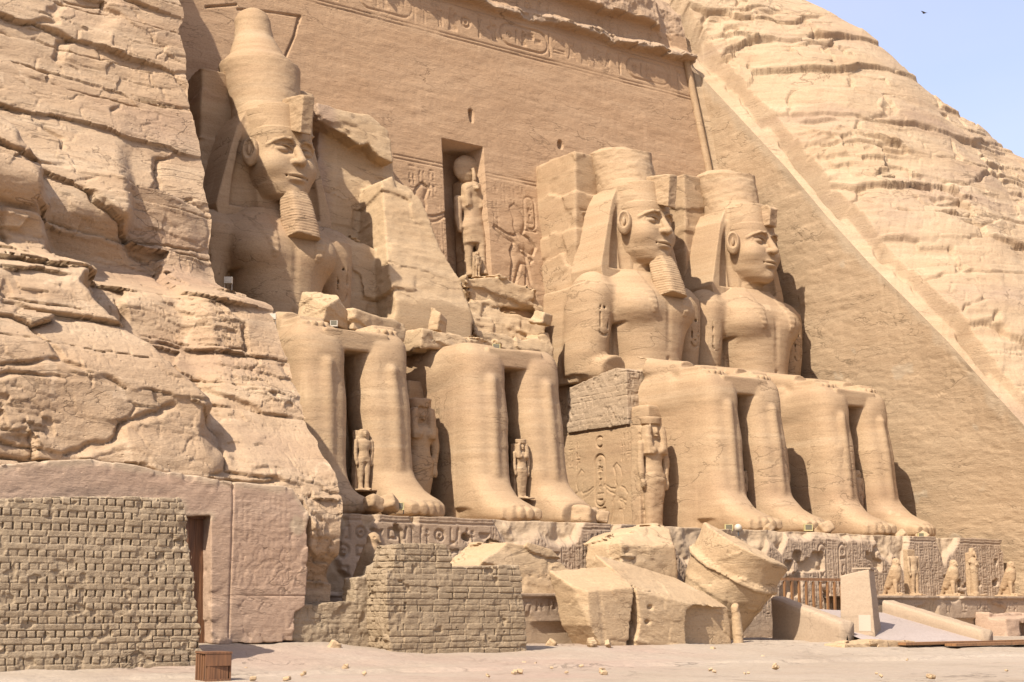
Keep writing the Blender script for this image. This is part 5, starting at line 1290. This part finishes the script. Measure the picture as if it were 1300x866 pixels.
figure('falcon_statue', 'falcon', hh(1138, 705, 1138, 752, -10.8), tfoot(1136, -10.8), 'falcon statue half hidden by the plain pale stone slab', 'statue', G2, .15)
figure('standing_statue', 'headless', hh(1160, 690, 1160, 752, -10.8), tfoot(1161, -10.8), 'headless striding statue between two falcons on the terrace', 'statue', G2)
figure('falcon_statue', 'falcon', hh(1212, 708, 1212, 753, -10.8), tfoot(1209, -10.8), 'falcon statue beside the slender mummy-shaped statue', 'statue', G2, .15)
figure('mummy_statue', 'osiris', hh(1238, 694, 1238, 754, -10.8), tfoot(1238, -10.8), 'slender mummy-shaped statue with crossed arms on the terrace', 'statue', G2)
figure('falcon_statue', 'falcon', hh(1283, 710, 1283, 755, -10.8), tfoot(1282, -10.8), 'rightmost falcon statue, standing against the smooth side wall', 'statue', G2, .15)
fp = aty(468, 745, -11.7)
figure('falcon_statue', 'falcon', 2.05, (fp[0], fp[1], zf), 'falcon statue in the shade above the low mud-brick wall', 'statue', G2, .5)
# front block right of the ramp
S = SDF((14.5, -15, -6.8), (24, -11.4, -4.6), .06)
S.add(prism(pxz([(1192, 779), (1250, 778), (1262, 780), (1320, 778), (1320, 786), (1262, 788), (1256, 793), (1192, 790)], -12.2), -12.3, -11.5)); S.add(prism(pxz([(1253, 786), (1330, 782), (1330, 815), (1253, 812)], -13.2), -13.3, -11.5)); S.add(prism(pxz([(1192, 788), (1256, 790), (1256, 812), (1192, 812)], -12.0), -12.0, -11.5))
S.cut(bx(aty(1301, 800, -13.3), (.35, .5, .35), .05)); 
rock('terrace_step', S, M['stela'], 'low pinkish wall block with a pale rounded coping at the ramp end', 'wall', rgh=rough(.10, 1.2, .03, 4))
rp = thing('ramp', 'grey paved ramp between two sloping pale stone parapets', 'ramp', (6.5, -14, GZ))
def parapet(p, q, y0, y1, wdt, hgt0, hgt1, seed):
    """sloping parapet along -y from the point seen at p to the one seen at q"""
    A = aty(*p, y0); B = aty(*q, y1); n = 60; W = []
    prof = [(-.5, -2.2), (-.5, -.08), (-.36, 0), (.36, 0), (.5, -.08), (.5, -2.2)]
    prof = [(a * wdt, max(b, -2.2)) for a, b in prof]; fine = []
    for (a, b), (c, d) in zip(prof[:-1], prof[1:]):
        for k in range(8): fine.append((a + (c - a) * k / 8, b + (d - b) * k / 8))
    fine.append(prof[-1]); V = []
    dirv = (B - A); perp = np.array([dirv[1], -dirv[0], 0]); perp /= -np.linalg.norm(perp)
    if perp[0] < 0: perp = -perp
    for k in range(n):
        c = A + dirv * k / (n - 1); V.append([c + perp * a + np.array([0, 0, b]) for a, b in fine])
    V = np.array(V); V = V + (.05 * fbm(V, 3, 1.3) + .02 * fbm(V + 3, 3, 5))[..., None] * np.array([.6, -.5, .6])
    V0 = V[-1]; caps = []
    F = grid_faces(n, len(fine), True); V = V.reshape(-1, 3); m = len(fine)
    ce = V0.mean(0); i0 = (n - 1) * m; V = np.concatenate([V, [ce]])
    T3 = np.array([[i0 + i, i0 + i + 1, len(V) - 1] for i in range(m - 1)]); obj('parapet', V, [F, T3], M['slab'], rp)
    return A, B
pa = parapet((988, 757), (1075, 789), -11.9, -15.9, .75, 1, 1, 1)
pb = parapet((1128, 762), (1252, 800), -11.9, -17.6, .75, 1, 1, 2)
n = 40; V = []
la0, la1, lb0, lb1 = pa[0] + [.3, 0, -.45], pa[1] + [.3, 0, -.55], pb[0] + [-.3, 0, -.55], pb[1] + [-.3, 0, -.42]
la1 = la0 + (la1 - la0) * 1.6
for k in range(n):
    t_ = k / (n - 1); a = la0 + (la1 - la0) * t_; b = lb0 + (lb1 - lb0) * t_
    V += [a + (b - a) * s_ / 9 for s_ in range(10)]
V = np.array(V); V[:, 2] = np.maximum(V[:, 2] + .02 * fbm(V, 3, 2), GZ + .02)
obj('ramp_floor', V, grid_faces(n, 10, True), M['paving'], rp)
fe = thing('wooden_fence', 'low wooden picket fence below the carved pedestal at the ramp', 'fence', tuple(aty(1030, 768, -10.6)))
fa, fb = aty(993, 735, -10.6), aty(1069, 734, -10.6); zb = float(aty(1030, 774, -10.6)[2]) - .35
mb = MB(); mb.box((fa + fb) / 2 + [0, 0, -.04], ((fb[0] - fa[0]) / 2 + .05, .05, .06)); mb.build('top_rail', M['wood'], fe)
mb = MB(); mb.box(((fa + fb) / 2)[[0, 1, 2]] * [1, 1, 0] + [0, .04, zb + .25], ((fb[0] - fa[0]) / 2, .03, .05)); mb.build('bottom_rail', M['wood'], fe)
for i in range(9):
    x = fa[0] + .12 + (fb[0] - fa[0] - .2) * i / 8; mb = MB(); mb.box((x, -10.61, (fa[2] + zb) / 2 - .05), (.045, .05, (fa[2] - zb) / 2 - .04)); mb.build('picket', M['wood'], fe)
sb = thing('stone_slab', 'plain pale tapered stone slab standing in front of the ramp', 'slab', tuple(aty(1098, 816, -16.2)))
yS = -16.2
sc0 = aty(1090, 812, yS); ang = -1.0; n_f = np.array([math.sin(ang), -math.cos(ang), 0]); n_r = np.array([math.cos(ang), math.sin(ang), 0])
corner = aty(1113, 815, yS)                                       # the near edge between the lit face and the shaded flank
ztp = aty(1105, 722, yS)[2]; ztl = aty(1069, 730, yS)[2]
def sp(a, b, z, ins=0.): return corner + n_r * 0 - n_f * 0 + np.cross(n_f, [0, 0, 1]) * 0 + (-n_r) * a + (-n_f) * b + np.array([0, 0, z - corner[2]])
wF, dF = 1.42, 1.95
P8 = np.array([sp(wF, 0, -6.7), sp(0, 0, -6.7), sp(wF, dF, -6.7), sp(0, dF, -6.7), sp(wF - .05, .05, ztl), sp(.22, .22, ztp), sp(wF - .05, dF - .25, ztl), sp(.22, dF - .35, ztp)])
a_ = ang
def slab_sdf():
    lo, hi = P8.min(0) - .2, P8.max(0) + .2; S = SDF(lo, hi, .035); fn = []
    F = [(0, 2, 3, 1), (4, 5, 7, 6), (0, 1, 5, 4), (2, 6, 7, 3), (0, 4, 6, 2), (1, 3, 7, 5)]; ctr = P8.mean(0)
    pl = []
    for f4 in F:
        p = P8[list(f4)]; nn = np.cross(p[1] - p[0], p[2] - p[0]); nn /= np.linalg.norm(nn)
        if nn @ (p[0] - ctr) < 0: nn = -nn
        pl.append((p.mean(0), nn))
    def g(X, Y, Z):
        d = None
        for p, nn in pl:
            e = (X - p[0]) * nn[0] + (Y - p[1]) * nn[1] + (Z - p[2]) * nn[2]; d = e if d is None else np.maximum(d, e)
        return d
    S.add((g, lo, hi)); return S, pl
S, pls = slab_sdf(); S.near(lambda P: .012 * fbm(P, 3, 2))
V, Q = S.mesh(); obj('block', V, Q, M['slab'], sb)
mb = MB(); tcx = P8[4:].mean(0); mb.box((P8[5] + P8[7]) / 2 - n_r * .30 + [0, 0, .02], (.36, .75, .035), a_); mb.build('cap_plate', M['slab'], sb)
# paper notice near the right edge of the face
pf, nf = pls[2]; e1 = P8[1] - P8[0]; e1 = e1 / np.linalg.norm(e1); e2 = np.cross(nf, e1); e2 = e2 if e2[2] > 0 else -e2
pc = P8[1] * .62 + P8[5] * .38 - e1 * .36 + nf * .035
vv = [pc + e1 * a * .24 + e2 * b * .32 + nf * d for d in (0, .012) for b in (-1, 1) for a in (-1, 1)]
mb = MB(); mb.hexa(vv); mb.build('notice', M['paper'], sb)
# planks on the ground, bottom right
for i, (p0, p1, y, hz, lb) in enumerate((((1140, 815), (1345, 815), -17.6, .05, 'longest upper plank edging the paving at bottom right'), ((1205, 819), (1345, 819), -18.2, .05, 'shorter lower plank edging the paving at bottom right'))):
    a, b = aty(*p0, y), aty(*p1, y); mb = MB(); mb.box(((a[0] + b[0]) / 2, y, GZ + .24 - .06 * i), ((b[0] - a[0]) / 2, .28, hz), .02); 
    solo('plank', mb.v, mb.f, M['wood'], lb, 'plank', 'planks edging the paving', smooth=False)
kp = np.array(pxz([(1105, 812), (1150, 813), (1175, 820), (1175, 832), (1060, 832), (1062, 818)], -17.2))
S = SDF((kp[:, 0].min() - .3, -18, kp[:, 1].min() - .3), (kp[:, 0].max() + .3, -16.2, kp[:, 1].max() + .3), .04); S.add(prism(kp, -17.6, -16.6))
rock('kerb_stone', S, M['broken'], 'low worn kerb stones at the foot of the plain pale slab', 'kerb', rgh=chips(.10, 1.6, 3, .03))

# ------------------------------------------------------------------ lamps
def flood(px, py, y, s, label, mat='yellow', legs=False, rz=-.6):
    p = aty(px, py, y); t = thing('floodlight', label, 'floodlight', tuple(p - np.array([0, 0, .5 * s])), 'floodlights aimed at the statues')
    mb = MB(); mb.box(p, (.42 * s, .26 * s, .34 * s), rz); mb.build('housing', M[mat], t)
    mb = MB(); mb.box(p + np.array([.25 * s * math.sin(rz) * 1.1, -.26 * s * math.cos(rz), .02]), (.33 * s, .02 * s, .25 * s), rz); mb.build('glass', M['glass' if not legs else 'white'], t)
    mb = MB()
    for q in (-1, 1): mb.box(p + np.array([q * .38 * s * math.cos(rz), q * .38 * s * math.sin(rz), -.45 * s - (.2 * s if legs else 0)]), (.03 * s, .03 * s, .25 * s + (.2 * s if legs else 0)))
    mb.box(p + np.array([0, 0, -.68 * s - (.36 * s if legs else 0)]), (.42 * s, .04 * s, .02 * s), rz); mb.build('bracket', M['dark' if not legs else 'white'], t); return t
flood(925, 670, -8.35, .42, 'yellow floodlight on the right pedestal, left of the round lamp')
flood(1026, 670, -8.35, .45, 'yellow floodlight beside the square toe stump')
flood(507, 643, -8.0, .42, 'yellowish floodlight between the feet of the complete colossus')
flood(1169, 680, -8.4, .36, 'yellow floodlight near the right end of the pedestal')
flood(630, 441, -3.4, .42, 'yellow floodlight on the lap of the broken colossus')
flood(290, 356, -3.4, .38, 'white floodlight on two legs on the cliff ledge', 'white', True)
flood(346, 402, -9.4, .3, 'white floodlight on the cliff edge by the shaded knee', 'white', True)
flood(424, 411, -4.0, .36, 'small white floodlight below the boulder on the lap', 'white')
flood(928, 53, 10.5, .6, 'white floodlight high on the hill rocks above the side wall', 'white')
p = aty(937, 670, -8.35); t = thing('globe_lamp', 'small round white lamp on the right pedestal', 'lamp', tuple(p - np.array([0, 0, .35])), None)
S = SDF(p - .4, p + .4, .03); S.add(ell(p, (.17, .17, .17))); V, Q = S.mesh(); obj('globe', V, Q, M['white'], t)
mb = MB(); mb.tube(p - [0, 0, .36], p - [0, 0, .14], .05, .04); mb.build('stem', M['dark'], t)
# a bird high in the sky
p = CAM + ray(1174, 17) / np.linalg.norm(ray(1174, 17)) * 150
V = [(0, -.35, 0), (0, .35, .02), (.12, 0, .06), (-.12, 0, .06), (0, 0, -.05), (.9, .12, .35), (-.9, .12, .30), (.45, -.1, .22), (-.45, -.1, .2), (.4, .2, .18), (-.4, .2, .16)]
F = [(0, 2, 3), (1, 3, 2), (0, 4, 2), (0, 3, 4), (1, 2, 4), (1, 4, 3), (2, 0, 7), (2, 7, 9), (7, 5, 9), (3, 8, 0), (3, 10, 8), (8, 10, 6), (2, 9, 1), (3, 1, 10)]
b = solo('bird', np.array(V) * .55 + p, [list(f) for f in F], M['bird'], 'tiny dark bird flying in the blue sky', 'bird', smooth=False)
